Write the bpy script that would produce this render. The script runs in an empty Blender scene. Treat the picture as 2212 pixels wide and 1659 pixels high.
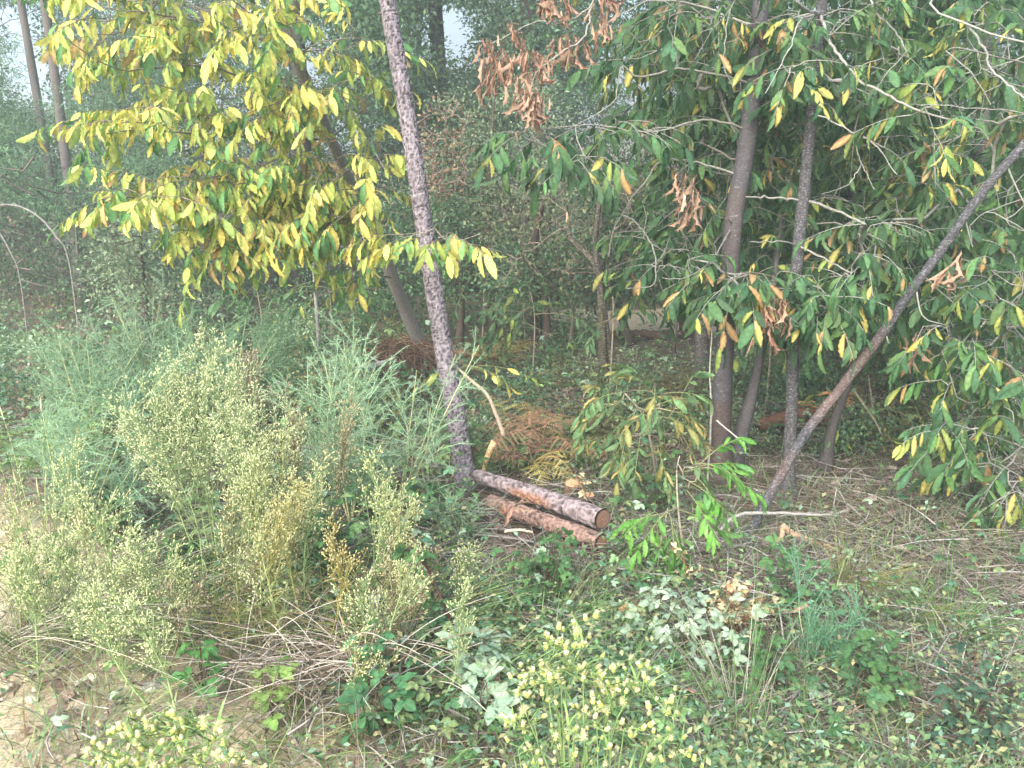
import bpy, math, random
import numpy as np
from mathutils import Matrix, Vector

# ------------------------------------------------------------------ camera, sky, sun, exposure
scene = bpy.context.scene
R = math.radians
PITCH = R(13.0)
CAM = np.array((0.0, 0.0, 1.7))
F = 1803.0                      # focal length in units of a 2212 px wide picture
cam_data = bpy.data.cameras.new('camera')
cam_data.sensor_width = 36.0
cam_data.lens = 36.0 * F / 2212.0
cam_data.clip_start = 0.05
cam_data.clip_end = 2000.0
cam = bpy.data.objects.new('camera', cam_data)
cam.location = CAM
cam.rotation_euler = (R(90) - PITCH, 0, 0)
scene.collection.objects.link(cam)
scene.camera = cam

SUN_EL, SUN_AZ = R(38), R(208)   # azimuth clockwise from +Y: behind the camera and to the left
world = bpy.data.worlds.new('World')
scene.world = world
world.use_nodes = True
wn = world.node_tree
sky = wn.nodes.new('ShaderNodeTexSky')
sky.sky_type = 'NISHITA'
sky.sun_disc = False
sky.sun_elevation = SUN_EL
sky.sun_rotation = SUN_AZ
sky.air_density = 1.0
sky.dust_density = 3.0
sky.ozone_density = 1.0
wn.links.new(sky.outputs[0], wn.nodes['Background'].inputs[0])
wn.nodes['Background'].inputs[1].default_value = 0.15
sun_data = bpy.data.lights.new('sun', 'SUN')
sun_data.energy = 1.5
sun_data.angle = R(50)
sun_data.color = (1.0, 0.98, 0.95)
sun = bpy.data.objects.new('sun', sun_data)
sd = Vector((math.sin(SUN_AZ) * math.cos(SUN_EL), math.cos(SUN_AZ) * math.cos(SUN_EL), math.sin(SUN_EL)))
sun.rotation_euler = sd.to_track_quat('Z', 'Y').to_euler()
sun.location = (-6, -6, 12)
scene.collection.objects.link(sun)
scene.view_settings.view_transform = 'Standard'
scene.view_settings.look = 'None'
scene.view_settings.gamma = 1.0
scene.view_settings.exposure = 2.0
scene.view_settings.use_curve_mapping = False
scene.render.engine = 'CYCLES'
scene.cycles.max_bounces = 5
scene.cycles.diffuse_bounces = 3
scene.cycles.glossy_bounces = 1
scene.cycles.transmission_bounces = 4
scene.cycles.volume_bounces = 0
scene.cycles.caustics_reflective = False
scene.cycles.caustics_refractive = False
scene.cycles.use_denoising = True
scene.cycles.use_adaptive_sampling = True
scene.cycles.adaptive_threshold = 0.02

# ------------------------------------------------------------------ helpers
rng = np.random.default_rng(7)
COL = scene.collection
OFF = {}


def seed(n):
    global rng
    rng = np.random.default_rng(n)


def U(a, b, n=None):
    return rng.uniform(a, b, n)


def ray(u, v):
    x, y = (u - 1106.0) / F, -(v - 829.5) / F
    c, s = math.cos(PITCH), math.sin(PITCH)
    return np.array((x, c + y * s, -s + y * c))


def P(u, v, Y):
    """A point of the place seen in that direction, Y metres into the wood."""
    d = ray(u, v)
    return CAM + d * (Y / d[1])


def gh(x, y):
    x = np.asarray(x, float); y = np.asarray(y, float)
    h = 0.035 * np.sin(1.3 * x + 0.7 * y) + 0.03 * np.sin(2.3 * y - 0.9 * x + 1.0) + 0.02 * np.sin(4.1 * x + 2.9 * y)
    return h * np.clip((np.hypot(x, y) - 1.0) / 3.0, 0, 1)


def G(u, v):
    """Where that line of sight meets the ground."""
    d = ray(u, v)
    t = 1.7 / max(1e-3, -d[2])
    for _ in range(6):
        p = CAM + d * t
        t = (1.7 - float(gh(p[0], p[1]))) / max(1e-3, -d[2])
    p = CAM + d * t
    return np.array((p[0], p[1], float(gh(p[0], p[1]))))


def project(p):
    q = np.atleast_2d(p) - CAM
    c, s = math.cos(PITCH), math.sin(PITCH)
    dep = q[:, 1] * c - q[:, 2] * s
    up = q[:, 1] * s + q[:, 2] * c
    dep = np.where(dep < 0.05, 0.05, dep)
    return np.stack([1106 + F * q[:, 0] / dep, 829.5 - F * up / dep, dep], 1)


def nrm(a):
    a = np.asarray(a, float)
    return a / np.maximum(np.linalg.norm(a, axis=-1, keepdims=True), 1e-9)


def S(r, g, b, k=1.0):
    c = np.array((r, g, b)) / 255.0
    return np.where(c <= 0.04045, c / 12.92, ((c + 0.055) / 1.055) ** 2.4) * k


def Sd(r, g, b, k=0.5):
    """The same, half bleached to grey."""
    c = S(r, g, b)
    return c * (1 - k) + k * float(c @ np.array((0.25, 0.6, 0.15)))


class Geo:
    def __init__(self):
        self.V, self.T, self.C, self.n = [], [], [], 0

    def add(self, V, T, C):
        V = np.asarray(V, np.float32).reshape(-1, 3)
        if not len(V):
            return
        T = np.asarray(T, np.int32).reshape(-1, 3)
        C = np.asarray(C, np.float32)
        if C.ndim == 1:
            C = np.broadcast_to(C[:3], (len(V), 3))
        self.V.append(V); self.T.append(T + self.n); self.C.append(C)
        self.n += len(V)

    def arrays(self):
        return np.concatenate(self.V), np.concatenate(self.T), np.concatenate(self.C)


def make_mesh(name, V, T, C, mat, smooth=False):
    me = bpy.data.meshes.new(name)
    me.vertices.add(len(V)); me.vertices.foreach_set('co', np.ascontiguousarray(V, np.float32).ravel())
    me.loops.add(len(T) * 3); me.loops.foreach_set('vertex_index', np.ascontiguousarray(T, np.int32).ravel())
    me.polygons.add(len(T))
    me.polygons.foreach_set('loop_start', np.arange(0, len(T) * 3, 3, dtype=np.int32))
    if smooth:
        me.polygons.foreach_set('use_smooth', np.ones(len(T), bool))
    a = me.color_attributes.new('Col', 'FLOAT_COLOR', 'POINT')
    c4 = np.ones((len(V), 4), np.float32); c4[:, :3] = C
    a.data.foreach_set('color', c4.ravel())
    me.materials.append(mat)
    me.update(calc_edges=True)
    return me


def link(o, parent=None):
    COL.objects.link(o)
    if parent is not None:
        o.parent = parent
    return o


def off_of(parent):
    return OFF.get(parent.name, np.zeros(3)) if parent is not None else np.zeros(3)


def obj(name, geo, mat, parent=None, smooth=False, kind=None):
    V, T, C = geo.arrays()
    b = off_of(parent)
    o = bpy.data.objects.new(name, make_mesh(name, V - b.astype(np.float32), T, C, mat, smooth))
    link(o, parent)
    OFF[o.name] = b
    if kind:
        o['kind'] = kind
    return o


def tag(o, label=None, cat=None, group=None, kind=None):
    if label: o['label'] = label
    if cat: o['category'] = cat
    if group: o['group'] = group
    if kind: o['kind'] = kind
    return o


def thing(name, label, cat, loc, group=None):
    o = bpy.data.objects.new(name, None)
    o.location = tuple(loc); o.empty_display_size = 0.1
    link(o)
    OFF[o.name] = np.array(loc, float)
    return tag(o, label, cat, group)


# ---- curves and tubes
def spline(pts, n):
    """Catmull-Rom through the points (any width of row), n samples."""
    p = np.asarray(pts, float)
    if len(p) == 2:
        t = np.linspace(0, 1, n)[:, None]
        return p[0] * (1 - t) + p[1] * t
    q = np.vstack([2 * p[0] - p[1], p, 2 * p[-1] - p[-2]])
    seg = np.concatenate([[0], np.cumsum(np.linalg.norm(np.diff(p[:, :3], axis=0), axis=1))])
    s = np.linspace(0, seg[-1], n)
    i = np.clip(np.searchsorted(seg, s, 'right') - 1, 0, len(p) - 2)
    t = ((s - seg[i]) / np.maximum(seg[i + 1] - seg[i], 1e-9))[:, None]
    a, b, c, d = q[i], q[i + 1], q[i + 2], q[i + 3]
    return 0.5 * (2 * b + (c - a) * t + (2 * a - 5 * b + 4 * c - d) * t ** 2 + (3 * b - a - 3 * c + d) * t ** 3)


def tube(geo, pts, rad, col, sides=5, cap=True, bump=None):
    """Tapered tube. bump(theta, s, i) -> radius factor; col (3,) or (n,3)."""
    p = np.asarray(pts, float); n = len(p)
    r = np.broadcast_to(np.asarray(rad, float), (n,))
    t = nrm(np.gradient(p, axis=0))
    ref = np.array((0.31, 0.95, 0.05)) if abs(t[0][1]) < 0.9 else np.array((1.0, 0.1, 0.05))
    a = nrm(np.cross(t, ref)); b = np.cross(t, a)
    th = np.linspace(0, 2 * np.pi, sides, endpoint=False)
    rr = r[:, None] * np.ones(sides)
    if bump is not None:
        L = np.concatenate([[0], np.cumsum(np.linalg.norm(np.diff(p, axis=0), axis=1))])
        rr = rr * bump(th[None, :], L[:, None])
    V = p[:, None] + rr[..., None] * (np.cos(th)[None, :, None] * a[:, None] + np.sin(th)[None, :, None] * b[:, None])
    V = V.reshape(-1, 3)
    i = np.arange(n - 1)[:, None] * sides; j = np.arange(sides)[None]; k = (j + 1) % sides
    A, B, C_, D = i + j, i + k, i + sides + k, i + sides + j
    T = np.concatenate([np.stack([A, B, C_], -1).reshape(-1, 3), np.stack([A, C_, D], -1).reshape(-1, 3)])
    col = np.asarray(col, float)
    C = np.repeat(np.broadcast_to(col, (n, 3)), sides, axis=0)
    if cap:
        V = np.vstack([V, p[0], p[-1]]); C = np.vstack([C, C[0], C[-1]])
        e = n * sides
        jj = np.arange(sides); kk = (jj + 1) % sides
        T = np.concatenate([T, np.stack([kk, jj, np.full(sides, e)], -1),
                            np.stack([jj + e - sides, kk + e - sides, np.full(sides, e + 1)], -1)])
    geo.add(V, T, C)


# ---- leaf templates: V (k,3) with y along the leaf, z its upper side; T; E edge weight; M midrib weight
class Tpl:
    def __init__(self, V, T, E=None, M=None):
        self.V = np.asarray(V, float); self.T = np.asarray(T, int)
        self.E = np.zeros(len(self.V)) if E is None else np.asarray(E, float)
        self.M = np.zeros(len(self.V)) if M is None else np.asarray(M, float)


def blade_leaf(st=7, width=0.3, peak=0.45, fold=0.25, bend=0.5, ripple=0.03, tooth=0.12, twist=0.0, curl=0.0):
    """Toothed lance-shaped leaf of unit length with a fold along the midrib and a bend downwards."""
    V, E, M = [], [], []
    ys = np.linspace(0, 1, st)
    for i, y in enumerate(ys):
        w = width / 2 * (math.sin(math.pi * y ** (math.log(0.5) / math.log(peak))) ** 0.8 if 0 < y < 1 else 0.0)
        ang = bend * y
        cy, cz = (math.sin(ang) / bend if abs(bend) > 1e-3 else y), (-(1 - math.cos(ang)) / bend if abs(bend) > 1e-3 else 0)
        tw = twist * y
        wt = w * (1 + (tooth if i % 2 else -tooth))
        rp = ripple * (1 if i % 2 else -1)
        for sx in (-1, 0, 1):
            f = fold + curl * y
            x = sx * wt * math.cos(f); z = abs(sx) * (wt * math.sin(f) + rp * 0.5)
            x2 = x * math.cos(tw) - z * math.sin(tw); z2 = x * math.sin(tw) + z * math.cos(tw)
            V.append((x2, cy + z2 * math.sin(ang), cz + z2 * math.cos(ang)))
            E.append(abs(sx) if 0 < i < st - 1 else 0.5 + 0.5 * (i == st - 1)); M.append(1 - abs(sx))
    T = []
    for i in range(st - 1):
        a = i * 3
        for s in (0, 1):
            T += [(a + s, a + s + 1, a + s + 4), (a + s, a + s + 4, a + s + 3)]
    return Tpl(V, T, E, M)


QUAD = Tpl([(0, 0, 0), (0.27, 0.5, 0.06), (0, 1, -0.05), (-0.27, 0.5, 0.06)], [(0, 1, 2), (0, 2, 3)])
HEXL = Tpl([(0, 0, 0), (0.27, 0.3, 0.07), (0.24, 0.68, 0.05), (0, 1, -0.1), (-0.24, 0.68, 0.05), (-0.27, 0.3, 0.07), (0, 0.5, 0)],
           [(0, 1, 6), (1, 2, 6), (2, 3, 6), (3, 4, 6), (4, 5, 6), (5, 0, 6)], [0.3, 1, 1, 1, 1, 1, 0])
NEEDLE = Tpl([(-0.5, 0, 0), (0.5, 0, 0), (0, 1, 0)], [(0, 1, 2)])
BLADE = Tpl([(-0.5, 0, 0), (0.5, 0, 0), (-0.42, 0.4, 0.02), (0.42, 0.4, 0.02), (-0.28, 0.75, -0.08), (0.28, 0.75, -0.08), (0, 1, -0.22)],
            [(0, 1, 3), (0, 3, 2), (2, 3, 5), (2, 5, 4), (4, 5, 6)])
CHEST = [blade_leaf(11, 0.27, 0.5, 0.22, 0.55, 0.03, 0.05), blade_leaf(11, 0.24, 0.52, 0.38, 0.8, 0.03, 0.05, 0.35),
         blade_leaf(11, 0.29, 0.48, 0.12, 0.35, 0.025, 0.05, -0.3), blade_leaf(11, 0.25, 0.5, 0.5, 1.05, 0.03, 0.05, 0.15),
         blade_leaf(11, 0.24, 0.5, 0.75, 0.9, 0.04, 0.06, 0.8), blade_leaf(11, 0.28, 0.45, 0.35, 1.5, 0.04, 0.06, -0.5)]
CHEST_DEAD = [blade_leaf(8, 0.30, 0.5, 0.95, 0.7, 0.05, 0.15, 0.7, 0.35), blade_leaf(8, 0.27, 0.5, 1.15, 0.35, 0.05, 0.15, -0.6, 0.2),
              blade_leaf(8, 0.32, 0.55, 0.75, 1.3, 0.06, 0.15, 0.9, 0.5)]
CHEST_WIDE = [blade_leaf(11, 0.33, 0.5, 0.22, 0.55, 0.03, 0.05), blade_leaf(11, 0.30, 0.52, 0.4, 0.8, 0.035, 0.05, 0.4), blade_leaf(11, 0.36, 0.5, 0.15, 0.4, 0.03, 0.05, -0.3),
              blade_leaf(11, 0.30, 0.5, 0.6, 1.2, 0.04, 0.05, 0.3), blade_leaf(11, 0.28, 0.48, 0.8, 0.8, 0.04, 0.06, 0.8)]
OVATE = [blade_leaf(6, 0.62, 0.42, 0.15, 0.4, 0.03, 0.1), blade_leaf(6, 0.58, 0.42, 0.3, 0.7, 0.03, 0.1, 0.25)]


def trifoliate(k):
    V, T, E, M, n = [], [], [], [], 0
    for ang, s, y0 in ((0, 1.0, 0.42), (1.15, 0.82, 0.30), (-1.15, 0.82, 0.30)):
        t = OVATE[k % 2]; c, sn = math.cos(ang), math.sin(ang)
        W = t.V * s
        W = np.stack([W[:, 0] * c + W[:, 1] * sn, -W[:, 0] * sn + W[:, 1] * c, W[:, 2]], 1) + np.array((0, y0, 0))
        V.append(W); T.append(t.T + n); E.append(t.E); M.append(t.M); n += len(W)
    V.append(np.array([(-0.012, 0, 0), (0.012, 0, 0), (0, 0.45, 0.0)])); T.append(np.array([(n, n + 1, n + 2)])); E.append(np.zeros(3)); M.append(np.ones(3))
    return Tpl(np.concatenate(V), np.concatenate(T), np.concatenate(E), np.concatenate(M))


TRI = [trifoliate(0), trifoliate(1)]


def frames(d, up):
    y = nrm(d); x = np.cross(y, up)
    bad = np.linalg.norm(x, axis=1) < 1e-4
    x[bad] = (1, 0, 0)
    x = nrm(x); z = np.cross(x, y)
    return np.stack([x, y, z], -1)       # columns


BROWN = np.array((0.22, 0.10, 0.035))


def place(geo, tpl, pos, d, up, size, col, edge=0.0, edgecol=BROWN, wid=1.0, jitter=0.06):
    pos = np.asarray(pos, float).reshape(-1, 3); n = len(pos)
    if n == 0:
        return
    d = np.broadcast_to(d, (n, 3)); up = np.broadcast_to(up, (n, 3))
    size = np.broadcast_to(np.asarray(size, float), (n,)); wid = np.broadcast_to(np.asarray(wid, float), (n,))
    Rm = frames(d, up)
    v = tpl.V[None] * size[:, None, None] * np.stack([wid, np.ones(n), np.ones(n)], 1)[:, None]
    V = np.einsum('nij,nkj->nki', Rm, v) + pos[:, None]
    col = np.broadcast_to(col, (n, 3))
    e = (np.broadcast_to(np.asarray(edge, float), (n,))[:, None] * tpl.E[None])[..., None]
    C = col[:, None] * (1 + 0.25 * tpl.M[None, :, None]) * (1 + jitter * rng.standard_normal((n, len(tpl.V), 1)))
    C = np.clip(C * (1 - e) + np.asarray(edgecol) * e, 0.002, 0.95)
    T = tpl.T[None] + (np.arange(n) * len(tpl.V))[:, None, None]
    geo.add(V.reshape(-1, 3), T.reshape(-1, 3), C.reshape(-1, 3))


# ---- materials
def mat_new(name):
    m = bpy.data.materials.new(name); m.use_nodes = True
    nt = m.node_tree; nt.nodes.clear()
    return m, nt, nt.nodes.new, nt.links.new


def leaf_material(name, transl=0.35, rough=0.6, spec=0.2, scale=60.0, tint=(1.1, 1.18, 0.9)):
    m, nt, N, L = mat_new(name)
    out = N('ShaderNodeOutputMaterial'); mix = N('ShaderNodeMixShader'); pr = N('ShaderNodeBsdfPrincipled'); tr = N('ShaderNodeBsdfTranslucent')
    at = N('ShaderNodeAttribute'); at.attribute_name = 'Col'
    geo = N('ShaderNodeNewGeometry'); no = N('ShaderNodeTexNoise'); no.inputs['Scale'].default_value = scale; no.inputs['Detail'].default_value = 4
    L(geo.outputs['Position'], no.inputs['Vector'])
    mr = N('ShaderNodeMapRange'); mr.inputs[1].default_value = 0.3; mr.inputs[2].default_value = 0.7; mr.inputs[3].default_value = 0.72; mr.inputs[4].default_value = 1.25
    L(no.outputs['Fac'], mr.inputs[0])
    mu = N('ShaderNodeVectorMath'); mu.operation = 'SCALE'
    L(at.outputs['Color'], mu.inputs[0]); L(mr.outputs[0], mu.inputs['Scale'])
    # blotches: patches that turn yellow or brown
    ns = N('ShaderNodeTexNoise'); ns.inputs['Scale'].default_value = scale * 0.55; ns.inputs['Detail'].default_value = 3
    L(geo.outputs['Position'], ns.inputs['Vector'])
    rs = N('ShaderNodeMapRange'); rs.inputs[1].default_value = 0.54; rs.inputs[2].default_value = 0.70; rs.inputs[4].default_value = 0.38
    L(ns.outputs['Fac'], rs.inputs[0])
    sh = N('ShaderNodeVectorMath'); sh.operation = 'MULTIPLY'; sh.inputs[1].default_value = (1.25, 0.80, 0.55)
    L(mu.outputs[0], sh.inputs[0])
    ms = N('ShaderNodeMixRGB'); L(rs.outputs[0], ms.inputs[0]); L(mu.outputs[0], ms.inputs[1]); L(sh.outputs[0], ms.inputs[2])
    mu = ms
    # paler, greyer underside
    bk = N('ShaderNodeMixRGB'); bk.blend_type = 'MIX'; bk.inputs[2].default_value = (0.20, 0.25, 0.16, 1)
    bf = N('ShaderNodeMath'); bf.operation = 'MULTIPLY'; bf.inputs[1].default_value = 0.22
    L(geo.outputs['Backfacing'], bf.inputs[0]); L(bf.outputs[0], bk.inputs[0]); L(mu.outputs[0], bk.inputs[1])
    L(bk.outputs[0], pr.inputs['Base Color'])
    pr.inputs['Roughness'].default_value = rough; pr.inputs['Specular IOR Level'].default_value = spec
    ts = N('ShaderNodeVectorMath'); ts.operation = 'MULTIPLY'; ts.inputs[1].default_value = tint
    L(mu.outputs[0], ts.inputs[0]); L(ts.outputs[0], tr.inputs['Color'])
    mix.inputs[0].default_value = transl
    L(pr.outputs[0], mix.inputs[1]); L(tr.outputs[0], mix.inputs[2]); L(mix.outputs[0], out.inputs['Surface'])
    return m


def stem_material(name, rough=0.8, spots=0.0, spotcol=(0.45, 0.46, 0.42), scale=90.0, bump=0.5, stretch=(1, 1, 0.35), spot_scale=26.0, thr=0.56, spot_stretch=(1, 1, 2.2)):
    """Bark or wood: colour from the mesh, grain and pale lichen flecks from noise, fine relief."""
    m, nt, N, L = mat_new(name)
    out = N('ShaderNodeOutputMaterial'); pr = N('ShaderNodeBsdfPrincipled')
    at = N('ShaderNodeAttribute'); at.attribute_name = 'Col'
    tc = N('ShaderNodeTexCoord'); mp = N('ShaderNodeMapping'); mp.inputs['Scale'].default_value = stretch
    L(tc.outputs['Object'], mp.inputs[0])
    n1 = N('ShaderNodeTexNoise'); n1.inputs['Scale'].default_value = scale; n1.inputs['Detail'].default_value = 6; n1.inputs['Roughness'].default_value = 0.7
    L(mp.outputs[0], n1.inputs['Vector'])
    mr = N('ShaderNodeMapRange'); mr.inputs[1].default_value = 0.3; mr.inputs[2].default_value = 0.72; mr.inputs[3].default_value = 0.5; mr.inputs[4].default_value = 1.5
    L(n1.outputs['Fac'], mr.inputs[0])
    mu = N('ShaderNodeVectorMath'); mu.operation = 'SCALE'
    L(at.outputs['Color'], mu.inputs[0]); L(mr.outputs[0], mu.inputs['Scale'])
    col = mu.outputs[0]
    if spots:
        m2 = N('ShaderNodeMapping'); m2.inputs['Scale'].default_value = spot_stretch
        L(tc.outputs['Object'], m2.inputs[0])
        n2 = N('ShaderNodeTexNoise'); n2.inputs['Scale'].default_value = spot_scale; n2.inputs['Detail'].default_value = 5; n2.inputs['Roughness'].default_value = 0.75
        L(m2.outputs[0], n2.inputs['Vector'])
        r2 = N('ShaderNodeMapRange'); r2.inputs[1].default_value = thr; r2.inputs[2].default_value = thr + 0.07; r2.inputs[4].default_value = spots
        L(n2.outputs['Fac'], r2.inputs[0])
        mx = N('ShaderNodeMixRGB'); mx.inputs[2].default_value = (*spotcol, 1)
        L(r2.outputs[0], mx.inputs[0]); L(col, mx.inputs[1]); col = mx.outputs[0]
    L(col, pr.inputs['Base Color'])
    pr.inputs['Roughness'].default_value = rough; pr.inputs['Specular IOR Level'].default_value = 0.2
    bp = N('ShaderNodeBump'); bp.inputs['Strength'].default_value = bump; bp.inputs['Distance'].default_value = 0.01
    L(n1.outputs['Fac'], bp.inputs['Height']); L(bp.outputs[0], pr.inputs['Normal'])
    L(pr.outputs[0], out.inputs['Surface'])
    return m


M_LEAF = leaf_material('leaf')
M_DRY = leaf_material('dry_leaf', 0.15, 0.65, 0.25, 60.0, (1, 1, 1))
M_FLOWER = leaf_material('flower', 0.3, 0.7, 0.2, 300.0, (1, 1, 1))
M_PINE = stem_material('pine_bark', 0.9, 0.0, scale=70, bump=0.9, stretch=(1, 1, 0.5))
M_CHESTNUT = stem_material('chestnut_bark', 0.7, 0.75, (0.34, 0.35, 0.35), 60, 0.5, (1, 1, 1.6), 30.0, 0.60, (1, 1, 4.0))
M_LICHEN = stem_material('lichen_bark', 0.85, 0.6, (0.36, 0.38, 0.34), 90, 0.5, (1, 1, 1), 46.0, 0.52)
M_DARKBARK = stem_material('dark_bark', 0.85, 0.55, (0.30, 0.31, 0.31), 90, 0.8, (1, 1, 1), 70.0, 0.515)
M_TWIG = stem_material('twig_bark', 0.85, 0.0, scale=120, bump=0.3)
M_WOOD = stem_material('cut_wood', 0.8, 0.0, scale=140, bump=0.3, stretch=(1, 1, 1))


# ---- growing leafy crowns: twigs run from the nearest wood to each shoot
class Skeleton:
    def __init__(self, pts, r):
        self.pos = [np.array(p, float) for p in pts]; self.par = [i - 1 for i in range(len(pts))]
        self.fix = [float(x) for x in np.broadcast_to(r, (len(pts),))]
        self.chains = []; self.ntrunk = len(pts)

    def add_path(self, pts, r):
        """An extra limb with radii of its own, starting at the nearest node."""
        A = np.array(self.pos); i = int(np.argmin(((A - pts[0]) ** 2).sum(1)))
        ids = [i]
        rr = np.broadcast_to(r, (len(pts),))
        for p, q in zip(pts, rr):
            self.pos.append(np.array(p, float)); self.par.append(ids[-1]); self.fix.append(float(q)); ids.append(len(self.pos) - 1)
        self.chains.append(ids)

    def reach(self, q, sag=0.1, lift=0.0):
        A = np.array(self.pos)
        dd = A - q
        cost = np.sqrt((dd ** 2).sum(1)) + np.where(A[:, 2] > q[2] + 0.3, 0.15, 0.0)
        i = int(np.argmin(cost)); a = A[i]; L = np.linalg.norm(q - a)
        n = max(2, int(L / 0.12))
        mid = (a + q) / 2 + rng.standard_normal(3) * 0.07 * L + np.array((0, 0, sag * L))
        t = np.linspace(0, 1, n + 1)[1:, None]
        c = (1 - t) ** 2 * a + 2 * t * (1 - t) * mid + t ** 2 * q
        c[:-1] += rng.standard_normal((n - 1, 3)) * 0.012
        ids = [i]
        for p in c:
            self.pos.append(p); self.par.append(ids[-1]); self.fix.append(0.0); ids.append(len(self.pos) - 1)
        self.chains.append(ids)
        return nrm(q - (c[-2] if n > 1 else a))

    def build(self, geo, col, r0=0.0022, k=0.5, rmax=0.03, colvar=0.15):
        n = len(self.pos); cnt = np.zeros(n); kids = np.zeros(n, bool)
        for i in range(n):
            if self.par[i] >= 0: kids[self.par[i]] = True
        cnt[~kids] = 1
        for i in range(n - 1, -1, -1):
            if self.par[i] >= 0: cnt[self.par[i]] += cnt[i]
        A = np.array(self.pos); r = np.minimum(r0 * np.maximum(cnt, 1) ** k, rmax)
        fx = np.array(self.fix); r = np.where(fx > 0, fx, r)
        for ids in self.chains:
            rr = r[ids].copy(); rr[0] = min(rr[0], rr[1] * 1.5)
            c = np.asarray(col) * U(1 - colvar, 1 + colvar)
            tube(geo, A[ids], rr, c, 5 if rr.max() > 0.006 else 4, False)


def shoot_leaves(p0, d0, n, length, size, droop, out, cfun, twig=None, tcol=None, dead=False, spread=1.0):
    """Leaves alternate along a shoot that bends down towards its tip; appended to out as (pos, dir, up, size, col, edge, tpl index)."""
    d0 = nrm(d0); t = np.linspace(0.12, 1, n) ** 0.62
    path = p0 + d0 * (t * length)[:, None] + np.array((0, 0, -1.0)) * (t ** 2 * length * 0.28)[:, None]
    side = nrm(np.cross(d0, (0, 0, 1.0)) + 1e-6)
    dirs = nrm(np.gradient(path, axis=0)) if n > 1 else d0[None]
    for i in range(n):
        s = 1 if i % 2 else -1
        if i == n - 1:
            d = dirs[i] * 1.0 + np.array((0, 0, -droop * 0.5))
        else:
            d = side * s * U(0.3, 1.0) * spread * (1.15 - 0.5 * t[i]) + dirs[i] * U(0.4, 0.9) + np.array((0, 0, -droop * U(0.3, 1.25)))
        d = nrm(d + rng.standard_normal(3) * 0.2)
        up = nrm(np.array((0, 0, 1.0)) + rng.standard_normal(3) * 0.55 + np.array((0, -0.1, 0)))
        c, e = cfun(t[i])
        out.append((path[i], d, up, size * U(0.5, 1.15), c, e))
    if twig is not None:
        tt = np.linspace(0, 1, 5)
        pp = p0 + d0 * (tt * length)[:, None] + np.array((0, 0, -1.0)) * (tt ** 2 * length * 0.28)[:, None]
        tube(twig, pp, np.linspace(0.003, 0.0013, 5), tcol, 4, False)


def finish_leaves(root, L, tpls, mat, keep=300, crown='crown', partname='leaf', variants=20, rest_up=True):
    """The leaves that show largest become parts of their own (shared meshes); the rest is one mass."""
    pos = np.array([l[0] for l in L]); d = np.array([l[1] for l in L]); up = np.array([l[2] for l in L])
    sz = np.array([l[3] for l in L]); col = np.array([l[4] for l in L]); ed = np.array([l[5] for l in L])
    pr = project(pos + d * sz[:, None] * 0.5)
    inside = (pr[:, 0] > -20) & (pr[:, 0] < 2232) & (pr[:, 1] > -20) & (pr[:, 1] < 1680)
    score = np.where(inside, sz / pr[:, 2], 0.0)
    order = np.argsort(-score)
    sel = order[:keep]; sel = sel[score[sel] > 0]
    rest = np.setdiff1d(np.arange(len(L)), sel)
    if len(sel):
        # palette of meshes
        pick = sel[np.linspace(0, len(sel) - 1, min(variants, len(sel))).astype(int)]
        meshes = []
        for j, i in enumerate(pick):
            g = Geo(); place(g, tpls[j % len(tpls)], np.zeros((1, 3)), np.array([[0, 1.0, 0]]), np.array([[0, 0, 1.0]]), 1.0, col[i], ed[i])
            meshes.append(make_mesh(partname, *g.arrays(), mat))
        pc = np.c_[col[pick], ed[pick] * 0.2]
        Rm = frames(d[sel], up[sel]); b = off_of(root)
        for k, i in enumerate(sel):
            dist = np.abs(pc - np.r_[col[i], ed[i] * 0.2]).sum(1) + rng.uniform(0, 0.03, len(pick))
            o = bpy.data.objects.new(partname, meshes[int(np.argmin(dist))])
            m = Matrix(np.c_[np.r_[Rm[k] * sz[i], np.zeros((1, 3))], np.r_[pos[i] - b, 1.0]].tolist())
            o.matrix_local = m
            COL.objects.link(o); o.parent = root
    if len(rest):
        g = Geo(); which = rng.integers(0, len(tpls), len(rest))
        for j, t in enumerate(tpls):
            r = rest[which == j]
            if len(r): place(g, t, pos[r], d[r], up[r], sz[r], col[r], ed[r])
        obj(crown, g, mat, root, kind='stuff')
    return len(L)


def clump(geo, centre, rad, n, size, cols, tpl=QUAD, flat=0.75, droop=0.3, wid=1.0):
    """A puff of small leaves, pointing outwards and a little down."""
    q = rng.standard_normal((n, 3)); q = nrm(q) * (U(0, 1, n) ** 0.45)[:, None]
    pos = np.asarray(centre) + q * rad * np.array((1, 1, flat))
    d = nrm(q + rng.standard_normal((n, 3)) * 0.7 + np.array((0, 0, -droop)))
    up = nrm(rng.standard_normal((n, 3)) * 0.6 + np.array((0, 0, 1.0)))
    cols = np.atleast_2d(cols)
    c = cols[rng.integers(0, len(cols), n)] * np.exp(rng.standard_normal((n, 1)) * 0.22) * np.exp(rng.standard_normal() * 0.12)
    place(geo, tpl, pos, d, up, size * U(0.6, 1.25, n), c, 0, wid=wid)

# ------------------------------------------------------------------ ground, path, hill
seed(11)


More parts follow.
